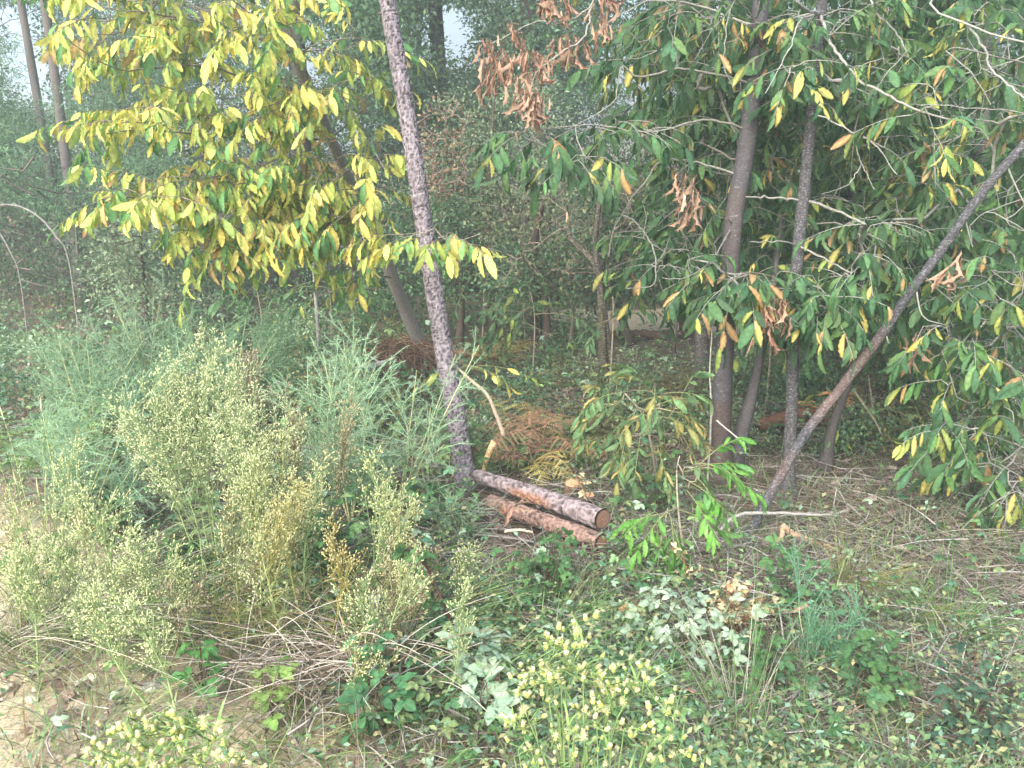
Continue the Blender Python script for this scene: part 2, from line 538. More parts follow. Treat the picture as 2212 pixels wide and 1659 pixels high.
def ground_material(name, cols, scale=9.0):
    m, nt, N, L = mat_new(name)
    out = N('ShaderNodeOutputMaterial'); pr = N('ShaderNodeBsdfPrincipled')
    at = N('ShaderNodeAttribute'); at.attribute_name = 'Col'
    tc = N('ShaderNodeTexCoord')
    n1 = N('ShaderNodeTexNoise'); n1.inputs['Scale'].default_value = scale; n1.inputs['Detail'].default_value = 8; n1.inputs['Roughness'].default_value = 0.75
    L(tc.outputs['Object'], n1.inputs['Vector'])
    cr = N('ShaderNodeValToRGB'); e = cr.color_ramp.elements
    e[0].position = 0.3; e[0].color = (*cols[0], 1); e[1].position = 0.72; e[1].color = (*cols[-1], 1)
    for i, c in enumerate(cols[1:-1]):
        x = cr.color_ramp.elements.new(0.3 + 0.42 * (i + 1) / (len(cols) - 1)); x.color = (*c, 1)
    L(n1.outputs['Fac'], cr.inputs[0])
    n2 = N('ShaderNodeTexVoronoi'); n2.inputs['Scale'].default_value = scale * 9
    L(tc.outputs['Object'], n2.inputs['Vector'])
    mr = N('ShaderNodeMapRange'); mr.inputs[2].default_value = 0.7; mr.inputs[3].default_value = 0.6; mr.inputs[4].default_value = 1.3
    L(n2.outputs['Distance'], mr.inputs[0])
    mu = N('ShaderNodeMixRGB'); mu.blend_type = 'MULTIPLY'; mu.inputs[0].default_value = 1
    L(cr.outputs[0], mu.inputs[1]); L(at.outputs['Color'], mu.inputs[2])
    m2 = N('ShaderNodeVectorMath'); m2.operation = 'SCALE'
    L(mu.outputs[0], m2.inputs[0]); L(mr.outputs[0], m2.inputs['Scale'])
    L(m2.outputs[0], pr.inputs['Base Color']); pr.inputs['Roughness'].default_value = 0.95; pr.inputs['Specular IOR Level'].default_value = 0.1
    bp = N('ShaderNodeBump'); bp.inputs['Strength'].default_value = 0.8; bp.inputs['Distance'].default_value = 0.02
    L(n1.outputs['Fac'], bp.inputs['Height']); L(bp.outputs[0], pr.inputs['Normal'])
    L(pr.outputs[0], out.inputs['Surface'])
    return m


M_SOIL = ground_material('forest_soil', [(0.05, 0.042, 0.03), (0.11, 0.092, 0.066), (0.2, 0.175, 0.13)])
M_SAND = ground_material('pale_soil', [(0.24, 0.19, 0.12), (0.38, 0.32, 0.22), (0.5, 0.44, 0.33)], 14.0)


def dirt_zone(x, y):
    """1 on the pale stony verge near the road, 0 inside the wood."""
    a = 1.35 + 0.9 * (y - 2.2)
    n = 0.25 * np.sin(3.1 * x + 1.7 * y) + 0.15 * np.sin(7.3 * y - 5.1 * x)
    return 1 / (1 + np.exp(-7 * (-x * 1.0 - 0.25 - 1.1 * (y - 2.2) + n * 0.5 + 0.1)))


def sheet(name, xs, ys, zf, colf, mat):
    X, Y = np.meshgrid(xs, ys); Z = zf(X, Y)
    V = np.stack([X, Y, Z], -1).reshape(-1, 3); C = colf(X, Y).reshape(-1, 3)
    nx = len(xs); i = np.arange(len(ys) - 1)[:, None] * nx + np.arange(nx - 1)[None]; i = i.ravel()
    T = np.concatenate([np.stack([i, i + 1, i + nx + 1], 1), np.stack([i, i + nx + 1, i + nx], 1)])
    g = Geo(); g.add(V, T, C)
    return obj(name, g, mat, smooth=True)


def ground_z(x, y):
    r = np.hypot(x, y)
    fine = 0.012 * np.sin(17 * x + 5 * np.sin(9 * y)) * np.sin(15 * y + 4 * np.sin(11 * x)) * (r < 14)
    return gh(x, y) * np.clip(1 - (r - 30) / 60, 0, 1) + fine - 0.004


def ground_col(x, y):
    z = dirt_zone(x, y)[..., None] * (np.hypot(x, y) < 6)[..., None]
    return (1 - z) * np.array((1, 1.0, 0.92)) + z * np.array((3.6, 3.6, 3.3))


sx = np.linspace(-1, 1, 301); xs = 500 * (0.012 * sx + 0.988 * np.sign(sx) * np.abs(sx) ** 4.2)
sy = np.linspace(0, 1, 301); ys = -12 + 22 * sy + 900 * sy ** 5
tag(sheet('ground', xs, ys, ground_z, ground_col, M_SOIL), kind='structure')

px = np.linspace(0.2, 4.6, 120)
pv = np.linspace(-1, 1, 14)
g = Geo()
yc = 11.2 + 0.25 * np.sin(px * 0.6); hw = (1.05 + 0.14 * np.sin(px * 2.1) + 0.08 * np.sin(px * 5.3)) * np.clip(np.minimum(px - 0.2, 4.6 - px) * 1.2, 0.02, 1)
X = np.repeat(px[:, None], 14, 1); Yp = yc[:, None] + hw[:, None] * pv[None]
Z = gh(X, Yp) + 0.012 * (1 - pv[None] ** 4) + 0.006
i = (np.arange(119)[:, None] * 14 + np.arange(13)[None]).ravel()
g.add(np.stack([X, Yp, Z], -1).reshape(-1, 3), np.concatenate([np.stack([i, i + 14, i + 15], 1), np.stack([i, i + 15, i + 1], 1)]), np.ones(3) * 0.9)
tag(obj('path', g, M_SAND, smooth=True), 'beige needle strewn path crossing behind the trees', kind='structure')

# pale hillside glimpsed through the gap in the crowns
hx = np.linspace(-20, 260, 50); hy = np.linspace(55, 300, 40)


def hill_z(x, y):
    return -0.5 + 26 * np.exp(-((x - 70) / 70) ** 2) * np.clip((y - 55) / 120, 0, 1) ** 1.1 + 1.2 * np.sin(x * 0.11) * np.sin(y * 0.07)


tag(sheet('hill', hx, hy, hill_z, lambda x, y: np.ones(x.shape + (3,)) * np.array((0.85, 0.95, 0.7)), M_SAND), kind='structure')


# ------------------------------------------------------------------ value noise for bark relief
def bark_relief(amp, k, m, seed_, ridge=True, flute=0.0):
    r = np.random.default_rng(seed_); grid = r.uniform(-1, 1, (400, k)); g2 = r.uniform(-1, 1, (900, 2 * k))

    def sample(G_, th, s, kk, mm):
        a = (th / (2 * np.pi) * kk + 0.35 * np.sin(s * 9)) % kk; b = np.broadcast_to(s * mm, np.broadcast(th, s).shape) % (len(G_) - 2)
        a = np.broadcast_to(a, b.shape)
        i, j = np.floor(b).astype(int), np.floor(a).astype(int); fb, fa = b - i, a - j
        fb, fa = fb * fb * (3 - 2 * fb), fa * fa * (3 - 2 * fa)
        j1 = (j + 1) % kk; j = j % kk
        return (G_[i, j] * (1 - fb) + G_[i + 1, j] * fb) * (1 - fa) + (G_[i, j1] * (1 - fb) + G_[i + 1, j1] * fb) * fa

    def f(th, s):
        n = sample(grid, th, s, k, m) ; n2 = sample(g2, th, s, 2 * k, 2.3 * m)
        v = (1 - np.abs(n) * 2) if ridge else n
        return 1 + amp * v + 0.5 * amp * n2 + flute * np.cos(3 * th + 0.5)
    return f


# ------------------------------------------------------------------ woodland behind: one far mass
seed(21)
OAK = np.array([S(78, 108, 76), S(66, 94, 68), S(98, 124, 86), S(84, 112, 90)]) * 1.25
GREYG = np.array([S(130, 146, 118), S(114, 132, 104), S(104, 122, 96)]) * 1.2
DARK = np.array([S(70, 98, 74), S(60, 84, 68), S(84, 110, 80)])
OLIVE = np.array([S(96, 104, 66), S(84, 94, 60), S(112, 112, 70)])
RUST = np.array([Sd(124, 96, 72), Sd(112, 88, 68), Sd(136, 108, 80)])
GAPS = [(45, 60, 70), (75, 165, 75), (20, 20, 30), (985, 85, 55), (1010, 30, 30), (655, 150, 40), (1380, 165, 50), (700, 60, 25), (930, 15, 22), (560, 25, 25), (2000, 10, 18), (1740, 60, 18)]


def in_gap(c, rad):
    q = project(c)
    out = np.zeros(len(q), bool)
    for (u, v, r) in GAPS:
        out |= np.hypot(q[:, 0] - u, q[:, 1] - v) < r * 0.8 + 0.4 * F * rad / q[:, 2]
    return out


def zone_cols(u, v):
    if u < 420: return np.vstack([OAK, GREYG[2:], DARK])
    if u < 900: return np.vstack([OAK, DARK])
    if u < 1250: return np.vstack([OAK, GREYG, OLIVE[:1]])
    return np.vstack([DARK, OAK[:2], OLIVE])


wood = Geo(); twigs = Geo()
n_cl = 1900
for layer in range(2):
    n = n_cl if layer == 0 else 900
    if layer == 0:
        Yc = U(13, 28, n); x = U(-0.72, 0.72, n) * Yc; z = U(0.6, 1.0, n) ** 1.0 * 0 + U(1.0, 1.9 + 0.27 * Yc, n)
    else:
        Yc = U(9.2, 17, n); x = U(-0.70, 0.70, n) * Yc; z = U(0.15, 1.9, n) ** 1.1
    rad = U(0.35, 0.75, n) * np.where(Yc > 15, 1.25, 0.9)
    c = np.stack([x, Yc, z], 1)
    ok = ~in_gap(c, rad)
    q = project(c)
    # keep the path clearing open
    ok &= ~((np.abs(Yc - 11.5) < 1.3) & (z < 0.9) & (x > -3))
    ok &= ~((q[:, 0] > 850) & (q[:, 0] < 1530) & (Yc < 11) & (z < 0.75))
    ok &= ~((q[:, 0] > 1280) & (q[:, 0] < 1540) & (Yc < 13.2) & (z - rad < 0.35))
    for k in np.where(ok)[0]:
        nl = int(130 * (rad[k] / 0.5) ** 1.6)
        cl = zone_cols(q[k, 0], q[k, 1])
        if layer == 1 and rng.random() < 0.12: cl = RUST
        clump(wood, c[k], rad[k], nl, 0.07 * (Yc[k] / 14) ** 0.7, cl, QUAD, 0.8)
        if rng.random() < 0.8:
            a = c[k] + rng.standard_normal(3) * rad[k] * 0.4; d = nrm(rng.standard_normal(3) * np.array((1, 1, 0.8))) * U(0.6, 1.6)
            tt = np.linspace(0, 1, 5)[:, None]
            tube(twigs, a - d / 2 + d * tt + rng.standard_normal((5, 3)) * 0.05, np.linspace(0.012, 0.003, 5) * U(0.7, 1.6), S(122, 114, 104) * U(0.5, 1.1), 3, False)
o = obj('woodland', wood, M_LEAF); tag(o, 'far mass of dark green woodland foliage behind everything', kind='stuff')
o = obj('woodland_twigs', twigs, M_TWIG); tag(o, 'tangle of thin grey twigs in the far woodland', kind='stuff')


# ------------------------------------------------------------------ trees of the middle distance
def bg_tree(name, label, cat, path, r0, r1, barkcol, clumps, leafcols, leafsize, leafn, tpl=QUAD, mat=None, bark=None, limbs=6, group=None, wid=1.0, droop=0.3, flat=0.75, sides=9):
    root = thing(name, label, cat, path[0], group)
    p = spline(path, 24)
    g = Geo(); tube(g, p, np.linspace(r0, r1, 24) * (1 + 0.5 * np.exp(-np.arange(24) / 1.2)), barkcol, sides, True, bark_relief(0.07, 8, 9, len(label)))
    obj('trunk', g, bark or M_TWIG, root, True)
    if clumps is not None and len(clumps):
        sk = Skeleton(p, np.linspace(r0, r1, 24)); lg = Geo(); cg = Geo()
        order = np.argsort([min(((p - np.array(c[:3])) ** 2).sum(1)) for c in clumps])
        for k in order:
            c = np.array(clumps[k][:3]); rad = clumps[k][3]
            sk.reach(c, 0.05)
            clump(cg, c, rad, int(leafn * (rad / 0.4) ** 2), leafsize, leafcols, tpl, flat, droop, wid)
        sk.build(lg, barkcol, 0.004, 0.5, r1)
        if lg.n: obj('limbs', lg, bark or M_TWIG, root, kind='stuff')
        obj('crown', cg, mat or M_LEAF, root, kind='stuff')
    return root


def blob(u0, u1, v0, v1, Y0, Y1, n, r0, r1, gaps=True):
    out = []
    for _ in range(n * 3):
        if len(out) >= n: break
        c = P(U(u0, u1), U(v0, v1), U(Y0, Y1)); r = U(r0, r1)
        if gaps and in_gap(c[None], np.array([r]))[0]: continue
        out.append((*c, r))
    return out


seed(31)
GREYB = S(112, 106, 102)
# far left slender pines
for (b, m_, t, Y, lab) in (((172, 600), (130, 250), (60, -260), 12.5, 'tall thin pine trunk with a kink, right of the two at far left'),
                           ((140, 590), (95, 300), (10, -200), 13.5, 'thinner pale pine trunk, leftmost of the two at far left')):
    base = P(b[0], b[1], Y); base[2] = gh(base[0], base[1])
    path = [base, P(m_[0], m_[1], Y), P(t[0], t[1], Y - 0.4)]
    cl = blob(-150, 330, -150, 470, Y - 1, Y + 2, 34, 0.5, 0.8)
    bg_tree('pine_tree', lab, 'tree', path, 0.075, 0.05, GREYB * 0.9, cl, np.array([S(104, 140, 108), S(90, 126, 100), S(122, 154, 112)]), 0.13, 260, NEEDLE, None, M_TWIG, group='slender pines at far left', wid=0.11, flat=0.5)
# oaks behind the leaning pine
for (b, m_, t, Y, box, lab) in (((1180, 620), (1165, 300), (1120, -200), 13.0, (880, 1290, -150, 190), 'dark leafy oak filling the top centre behind brown leaf clusters'),
                                ((640, 640), (650, 300), (620, -200), 12.5, (560, 860, -120, 240), 'dark oak behind the yellow chestnut, beside the pine trunk'),
                                ((1010, 610), (960, 300), (930, -150), 14.5, (820, 1080, -60, 330), 'bluish green oak straight behind the leaning pine trunk')):
    base = P(b[0], b[1], Y); base[2] = gh(base[0], base[1])
    bg_tree('oak_tree', lab, 'tree', [base, P(m_[0], m_[1], Y), P(t[0], t[1], Y)], 0.16, 0.1, S(70, 64, 60), blob(*box, Y - 1.5, Y + 1.5, 46, 0.4, 0.7), OAK, 0.085, 170, QUAD, None, M_TWIG, group='oaks behind the clearing')
# grey willow bushes
for (u, vb, Y, box, n, cols, lab) in ((1065, 660, 9.5, (935, 1200, 170, 520), 70, GREYG, 'grey green willow bush rising behind the brown hanging leaves'),
                                      (310, 700, 8.2, (205, 400, 470, 670), 26, GREYG * 1.05, 'small grey leaved bush in the shade below the yellow leaves'),
                                      (480, 720, 10.5, (370, 640, 540, 700), 30, DARK * 1.1, 'dark rounded bush under the yellow chestnut'),
                                      (1165, 715, 8.6, (1065, 1270, 520, 690), 34, OAK * 1.1, 'dense dark green bush on a dark stem in the clearing'),
                                      (1360, 700, 9.0, (1250, 1460, 390, 640), 52, DARK * 1.15, 'dense dark bush behind the broken bent trunk'),
                                      (990, 690, 9.2, (870, 1100, 420, 640), 52, OAK, 'leafy dark green bush low behind the pine trunk'),
                                      (780, 700, 9.4, (640, 880, 420, 660), 44, OAK * 1.05, 'shaded bush behind the slanting chestnut stem'),
                                      (1480, 720, 9.8, (1380, 1560, 480, 660), 18, DARK, 'dark bush behind the big chestnut trunk')):
    base = P(u, vb, Y); base[2] = gh(base[0], base[1])
    top = P((box[0] + box[1]) / 2, box[2] + 40, Y)
    bg_tree('bush', lab, 'bush', [base, (base + top) / 2 + rng.standard_normal(3) * 0.1, top], 0.05, 0.012, S(88, 78, 68), blob(*box, Y - 0.5, Y + 0.6, n, 0.16, 0.32, False), cols, 0.05, 230, QUAD)
# dead twiggy bushes (brown tangles)
def twig_tangle(name, label, cat, u0, u1, v0, v1, Y0, Y1, n, col, lmin=0.3, lmax=0.9, r=0.006, leafcol=None, nleaf=0):
    c = P((u0 + u1) / 2, v1, (Y0 + Y1) / 2); base = np.array((c[0], c[1], float(gh(c[0], c[1]))))
    root = thing(name, label, cat, base)
    tp = P((u0 + u1) / 2 + U(-25, 25), v0 + 0.45 * (v1 - v0), (Y0 + Y1) / 2)
    sk = Skeleton(spline([base, base + (tp - base) * 0.35 + np.array((U(-.08, .08), U(-.08, .08), 0)), base + (tp - base) * 0.7 + np.array((U(-.08, .08), U(-.08, .08), 0)), tp], 10), 0.012)
    g = Geo(); tube(g, np.array(sk.pos), np.linspace(0.022, 0.006, 10), col * 0.7, 6)
    ends = [P(U(u0, u1), U(v0, v1), U(Y0, Y1)) for _ in range(n)]
    ends.sort(key=lambda e: np.linalg.norm(e - base))
    for e in ends: sk.reach(e, U(-0.1, 0.25))
    sk.build(g, col, r * 0.45, 0.4, 0.02, 0.35)
    obj('twigs', g, M_TWIG, root)
    if nleaf:
        lg = Geo(); E = np.array(ends)[rng.integers(0, n, nleaf)] + rng.standard_normal((nleaf, 3)) * 0.06
        place(lg, QUAD, E, rng.standard_normal((nleaf, 3)) - np.array((0, 0, 0.6)), rng.standard_normal((nleaf, 3)), U(0.03, 0.06, nleaf), leafcol * np.exp(rng.standard_normal((nleaf, 1)) * 0.25))
        obj('leaves', lg, M_DRY, root, kind='stuff')
    return root


twig_tangle('dead_bush', 'dead brown bush with bare twigs just right of the pine trunk', 'bush', 900, 1010, 220, 420, 8.6, 9.4, 150, S(140, 124, 112), leafcol=S(140, 110, 86), nleaf=500)
twig_tangle('twiggy_thicket', 'tangle of bare grey brown twigs in the middle of the wood', 'bush', 1030, 1430, 390, 620, 7.6, 9.6, 420, S(132, 118, 106), leafcol=S(104, 110, 76), nleaf=2200)
twig_tangle('twiggy_thicket', 'bare twig thicket with pale leaves behind the chestnut branches', 'bush', 1380, 1560, 200, 420, 8.0, 9.0, 220, S(136, 124, 114), leafcol=S(120, 96, 70), nleaf=500)
twig_tangle('twiggy_thicket', 'thin twigs in the shade between the dark trunk and leaning trunk', 'bush', 1740, 2100, 280, 640, 7.2, 8.6, 300, S(104, 98, 92), leafcol=S(62, 86, 60), nleaf=2600)
# dark thin trunks standing in the clearing
for (pts, r0, r1, Y, col, lab, nm) in (
        ([(1322, 815), (1312, 730), (1296, 610), (1286, 520), (1300, 400)], 0.035, 0.022, 7.6, S(70, 62, 54), 'thin dark trunk with moss standing behind the ferns', 'young_tree'),
        ([(1158, 735), (1160, 660), (1150, 560), (1170, 440)], 0.06, 0.035, 8.9, S(70, 62, 54), 'dark bush stem in the middle of the clearing', 'young_tree'),
        ([(462, 690), (478, 620), (492, 520)], 0.10, 0.08, 11.5, S(80, 74, 72), 'dark trunk below the yellow leaves, left of the two', 'young_tree'),
        ([(600, 690), (588, 600), (580, 500)], 0.10, 0.08, 12.2, S(70, 66, 62), 'dark trunk below the yellow leaves, right of the two', 'young_tree'),
        ([(690, 760), (682, 640), (672, 520)], 0.018, 0.012, 7.2, S(150, 146, 140), 'very thin pale stem below the yellow leaves', 'young_tree'),
        ([(1960, 700), (1966, 520), (1975, 330), (1990, 120)], 0.10, 0.07, 8.6, S(82, 80, 82), 'grey trunk in the shade behind the leaning dead trunk', 'young_tree')):
    pp = [P(u, v, Y) for (u, v) in pts]; pp[0][2] = min(pp[0][2], gh(pp[0][0], pp[0][1]) - 0.02)
    bg_tree(nm, lab, 'tree', pp, r0, r1, col, None, None, 0, 0, bark=M_LICHEN if Y < 8 or 'grey trunk' in lab else M_TWIG)
# leafy chestnuts in the shade further back on the right
for (u, Y, box, n, lab) in ((1520, 7.4, (1410, 1720, -120, 560), 60, 'shaded chestnut filling the back behind the thick trunk'), (1850, 7.2, (1700, 1980, -120, 600), 60, 'shaded chestnut filling the back behind the dark trunk'), (2120, 6.8, (1960, 2260, -120, 760), 70, 'shaded chestnut filling the back at the right edge')):
    base = P(u, 800, Y); base[2] = gh(base[0], base[1])
    bg_tree('chestnut_tree', lab, 'tree', [base, P(u - 8, 500, Y), P(u + 10, 100, Y), P(u + 20, -150, Y)], 0.06, 0.03, S(84, 78, 76), blob(*box, Y - 0.9, Y + 1.0, n, 0.22, 0.42, False), np.array([S(70, 108, 72), S(60, 96, 66), S(80, 116, 74), S(96, 124, 74)]), 0.13, 110, QUAD, None, M_LICHEN, wid=0.62, droop=1.1)
# undergrowth of the middle distance
ug = Geo()
for k in range(620):
    Yk = 1 / U(1 / 12.5, 1 / 5.2); xk = U(-0.68, 0.68) * Yk; uk = project(np.array((xk, Yk, 0.1)))[0, 0]
    clear = 850 < uk < 1530
    if abs(Yk - 11.5) < 0.9 and 0 < xk < 4.6: continue
    if clear and rng.random() < 0.45: continue
    if 1290 < uk < 1520 and Yk > 7.6: continue
    cl = [DARK, OAK, OLIVE, GREYG * 0.85, RUST][rng.choice(5, p=[.3, .25, .22, .13, .10])]
    rk = U(0.10, 0.26); clump(ug, (xk, Yk, gh(xk, Yk) + rk * U(0.4, 1.0) + (0 if clear else U(0, 0.3) * (uk < 850))), rk, int(150 * (rk / 0.2) ** 1.3), 0.04 * (Yk / 7) ** 0.5, cl * 1.45, QUAD, 0.7, 0.1)
tag(obj('undergrowth', ug, M_LEAF), 'mixed low undergrowth in the middle distance', kind='stuff')
# broken mossy trunk bending over
pp = [P(1225, 480, 7.9), P(1232, 515, 7.9), P(1262, 545, 7.8), P(1290, 580, 7.7), P(1298, 650, 7.6), P(1304, 820, 7.55)]
root = thing('broken_tree', 'bent broken trunk with a pale splintered tip in the thicket', 'trunk', pp[-1])
g = Geo(); tube(g, spline(pp, 30), np.linspace(0.024, 0.042, 30), S(72, 66, 48), 10, True, bark_relief(0.12, 7, 12, 5)); obj('trunk', g, M_LICHEN, root, True)
g = Geo(); tube(g, spline([pp[0] + (0, 0, 0.09), pp[0] + (0, 0, 0.03), pp[0] - (0, 0, .02)], 8), np.linspace(0.004, 0.02, 8), S(204, 170, 140), 6, True, bark_relief(0.3, 5, 30, 6)); obj('splinter', g, M_WOOD, root)

# ------------------------------------------------------------------ leaning pine trunk in the middle
seed(41)
pts = [(1012, 1068, 4.72), (1003, 1010, 4.74), (985, 900, 4.78), (963, 780, 4.82), (940, 640, 4.86), (918, 500, 4.9), (896, 350, 4.94), (872, 200, 4.98), (848, 70, 5.02), (832, -30, 5.05), (760, -420, 5.2)]
path = spline([P(*p) for p in pts], 760)
base = path[0].copy(); base[2] = gh(base[0], base[1])
root = thing('pine_tree', 'slender grey pine trunk leaning to the left over two logs', 'tree', base)
rr = np.interp(np.linspace(0, 1, 760), [0, 0.05, 0.3, 1], [0.085, 0.055, 0.051, 0.040])
g = Geo()
colr = np.array([S(140, 132, 137)] * 760) * (0.85 + 0.3 * rng.random((760, 1)))
tube(g, path, rr, colr, 60, True, bark_relief(0.075, 22, 62, 3))
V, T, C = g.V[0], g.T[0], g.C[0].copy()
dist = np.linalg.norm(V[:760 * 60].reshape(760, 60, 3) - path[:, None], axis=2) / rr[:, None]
C[:760 * 60] *= np.clip((dist - 0.91) / 0.15, 0.25, 1.25).reshape(-1, 1)      # darker towards the bottom of the fissures
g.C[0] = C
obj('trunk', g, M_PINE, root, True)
for k in range(16):
    t = rng.integers(120, 600); a = path[t]; d = nrm(np.r_[rng.standard_normal(2), 0.1]); g = Geo()
    tube(g, [a, a + d * (rr[t] + U(0.008, 0.03))], [0.012, 0.007], S(92, 84, 82), 6); obj('branch_stub', g, M_PINE, root)
# its high crown, above the picture
cg = Geo()
for _ in range(26):
    c = path[-1] + np.array((U(-1.3, 1.3), U(-1.2, 1.2), U(-0.2, 2.4))); clump(cg, c, U(0.3, 0.55), 260, 0.12, np.array([S(84, 112, 80), S(70, 98, 74)]), NEEDLE, 0.6, 0.1, 0.05)
obj('crown', cg, M_LEAF, root, kind='stuff')
g = Geo(); tube(g, spline([path[-1], path[-1] + (-0.2, 0, 1.2), path[-1] + (-0.3, 0, 2.4)], 8), np.linspace(0.042, 0.012, 8), S(140, 128, 128), 8); obj('leader', g, M_PINE, root)

# ------------------------------------------------------------------ chestnut colours
Yel = [S(228, 220, 124), S(214, 214, 122), S(228, 212, 116), S(204, 212, 122)]
YGr = [S(166, 184, 96), S(150, 176, 96), S(176, 190, 104)]
Grn = [S(104, 152, 92), S(92, 140, 90), S(118, 162, 98)]
Org = [S(188, 162, 114), S(172, 144, 102), S(198, 172, 118)]
DkG = [S(76, 114, 76), S(66, 102, 70), S(90, 130, 84), S(78, 118, 86), S(104, 138, 86), S(60, 94, 64)]
BrD = [S(182, 144, 122), S(164, 126, 108), S(194, 156, 134), S(150, 116, 98)]


def pal(*groups):
    """groups of (colours, weight, edge low, edge high)"""
    w = np.array([q[1] for q in groups], float); w /= w.sum()

    def mk(bias=None):
        ww = w if bias is None else w * bias
        ww = ww / ww.sum()

        def f(t):
            k = rng.choice(len(groups), p=ww); cs, _, e0, e1 = groups[k]
            return cs[rng.integers(len(cs))] * np.exp(rng.standard_normal() * 0.13) * 0.82, U(e0, e1)
        return f
    return mk


def targets(boxes, k=1.0):
    """boxes: (u0,u1,v0,v1,Y0,Y1,n)"""
    out = []
    for (u0, u1, v0, v1, Y0, Y1, n) in boxes:
        for _ in range(int(round(n * k))):
            out.append(P(U(u0, u1), U(v0, v1), U(Y0, Y1)))
    return out


def chestnut(root, path, radii, limbs, tg, palette, barkcol, twigcol, leaf=(0.15, 0.19), droop=1.0, nleaf=(6, 10), keep=300, twigmat=None, outward=None, variants=28, tpls=None):
    sk = Skeleton(path, radii); lim = Geo(); L = []
    for lp, r0, r1 in limbs:
        q = spline(lp, max(6, int(len(lp) * 5))); q[1:-1] += rng.standard_normal((len(q) - 2, 3)) * 0.003
        sk.add_path(q, np.linspace(r0, r1, len(q)) * 0.75)
    wood = np.array(sk.pos)
    order = np.argsort([((wood - t) ** 2).sum(1).min() for t in tg])
    for k in order:
        t = tg[k]; d = sk.reach(t, U(0.0, 0.2))
        d = nrm(d * np.array((1, 1, 0.35)) + rng.standard_normal(3) * np.array((0.35, 0.35, 0.12)) + (0 if outward is None else np.asarray(outward) * 0.4))
        b = np.exp(rng.standard_normal(8) * 0.7)
        n = rng.integers(nleaf[0], nleaf[1] + 1)
        shoot_leaves(t, d, n, U(0.16, 0.32) * n / 8, U(*leaf), droop * U(0.7, 1.3), L, palette(b[:palette.n]), lim, twigcol)
    sk.build(lim, twigcol, 0.0021, 0.45, 0.022, 0.2)
    if lim.n: obj('branches', lim, twigmat or M_TWIG, root, True)
    finish_leaves(root, L, tpls or CHEST + CHEST_WIDE[:3], M_LEAF, keep, variants=variants)
    return sk


def mkpal(*g):
    f = pal(*g); f.n = len(g); return f


# ------------------------------------------------------------------ yellow chestnut, left
seed(51)
pts = [(945, 812, 7.7), (915, 760, 7.6), (880, 680, 7.4), (848, 600, 7.15), (808, 500, 6.85), (760, 400, 6.5), (715, 300, 6.15), (672, 200, 5.85), (640, 120, 5.6), (610, 20, 5.4), (585, -160, 5.2)]
path = spline([P(*p) for p in pts], 90); path[0][2] = gh(path[0][0], path[0][1]) - 0.03
rr = np.interp(np.linspace(0, 1, 90), [0, 0.08, 0.5, 1], [0.085, 0.062, 0.045, 0.022])
root = thing('chestnut_tree', 'leaning chestnut tree full of yellow autumn leaves', 'tree', path[0])
g = Geo(); tube(g, path, rr, S(140, 134, 128), 16, True, bark_relief(0.04, 7, 10, 4)); obj('trunk', g, M_CHESTNUT, root, True)


def limb(*p): return [P(*q) for q in p]


limbs = [(limb((760, 400, 6.5), (640, 440, 5.9), (500, 445, 5.3), (380, 430, 4.9), (240, 425, 4.6)), 0.014, 0.004),
         (limb((790, 470, 6.7), (700, 500, 6.0), (560, 530, 5.4), (420, 545, 5.0)), 0.012, 0.004),
         (limb((715, 300, 6.15), (600, 300, 5.6), (440, 290, 5.1), (300, 280, 4.8), (180, 300, 4.6)), 0.014, 0.004),
         (limb((672, 200, 5.85), (540, 170, 5.4), (420, 140, 5.1), (260, 150, 4.9), (150, 90, 4.7)), 0.013, 0.004),
         (limb((640, 120, 5.6), (500, 60, 5.2), (330, 30, 4.9), (180, 10, 4.8)), 0.012, 0.004),
         (limb((715, 300, 6.15), (760, 260, 5.7), (810, 215, 5.2)), 0.008, 0.003),
         (limb((848, 600, 7.15), (800, 590, 6.2), (850, 545, 5.2), (960, 530, 4.5), (1040, 505, 4.35)), 0.009, 0.003),
         (limb((760, 400, 6.5), (790, 420, 5.9), (820, 405, 5.2)), 0.008, 0.003),
         (limb((640, 120, 5.6), (700, 90, 5.4), (790, 80, 5.3)), 0.008, 0.003)]
ypal = mkpal((Yel, 0.40, 0.0, 0.2), (YGr, 0.34, 0.0, 0.12), (Grn, 0.18, 0.0, 0.05), (Org, 0.06, 0.1, 0.6))
tg = targets([(170, 640, -60, 20, 4.6, 5.7, 36), (190, 640, 25, 100, 4.7, 5.8, 42), (240, 440, 105, 140, 4.8, 5.5, 10),
              (220, 420, 235, 280, 4.6, 5.1, 18), (370, 640, 190, 260, 4.8, 5.6, 28), (580, 810, 170, 235, 4.9, 5.8, 26),
              (240, 400, 405, 435, 4.5, 4.9, 14), (340, 560, 360, 420, 4.7, 5.4, 24), (530, 810, 335, 400, 4.8, 5.7, 32), (560, 820, 400, 450, 4.9, 5.7, 24),
              (400, 530, 500, 545, 4.8, 5.2, 16), (460, 740, 460, 515, 4.8, 5.5, 36), (700, 810, 460, 490, 5.0, 5.8, 8),
              (870, 1010, 505, 530, 4.3, 4.5, 7), (740, 820, 570, 590, 5.6, 6.0, 5), (670, 810, 40, 130, 5.3, 5.9, 9), (160, 640, -260, -90, 4.6, 6.2, 8)], 1.45)
chestnut(root, path, rr, limbs, tg, ypal, S(128, 122, 118), S(112, 104, 90), (0.105, 0.15), 1.1, (7, 11), 300, M_LICHEN, (0, -0.6, 0), 32, CHEST_WIDE)

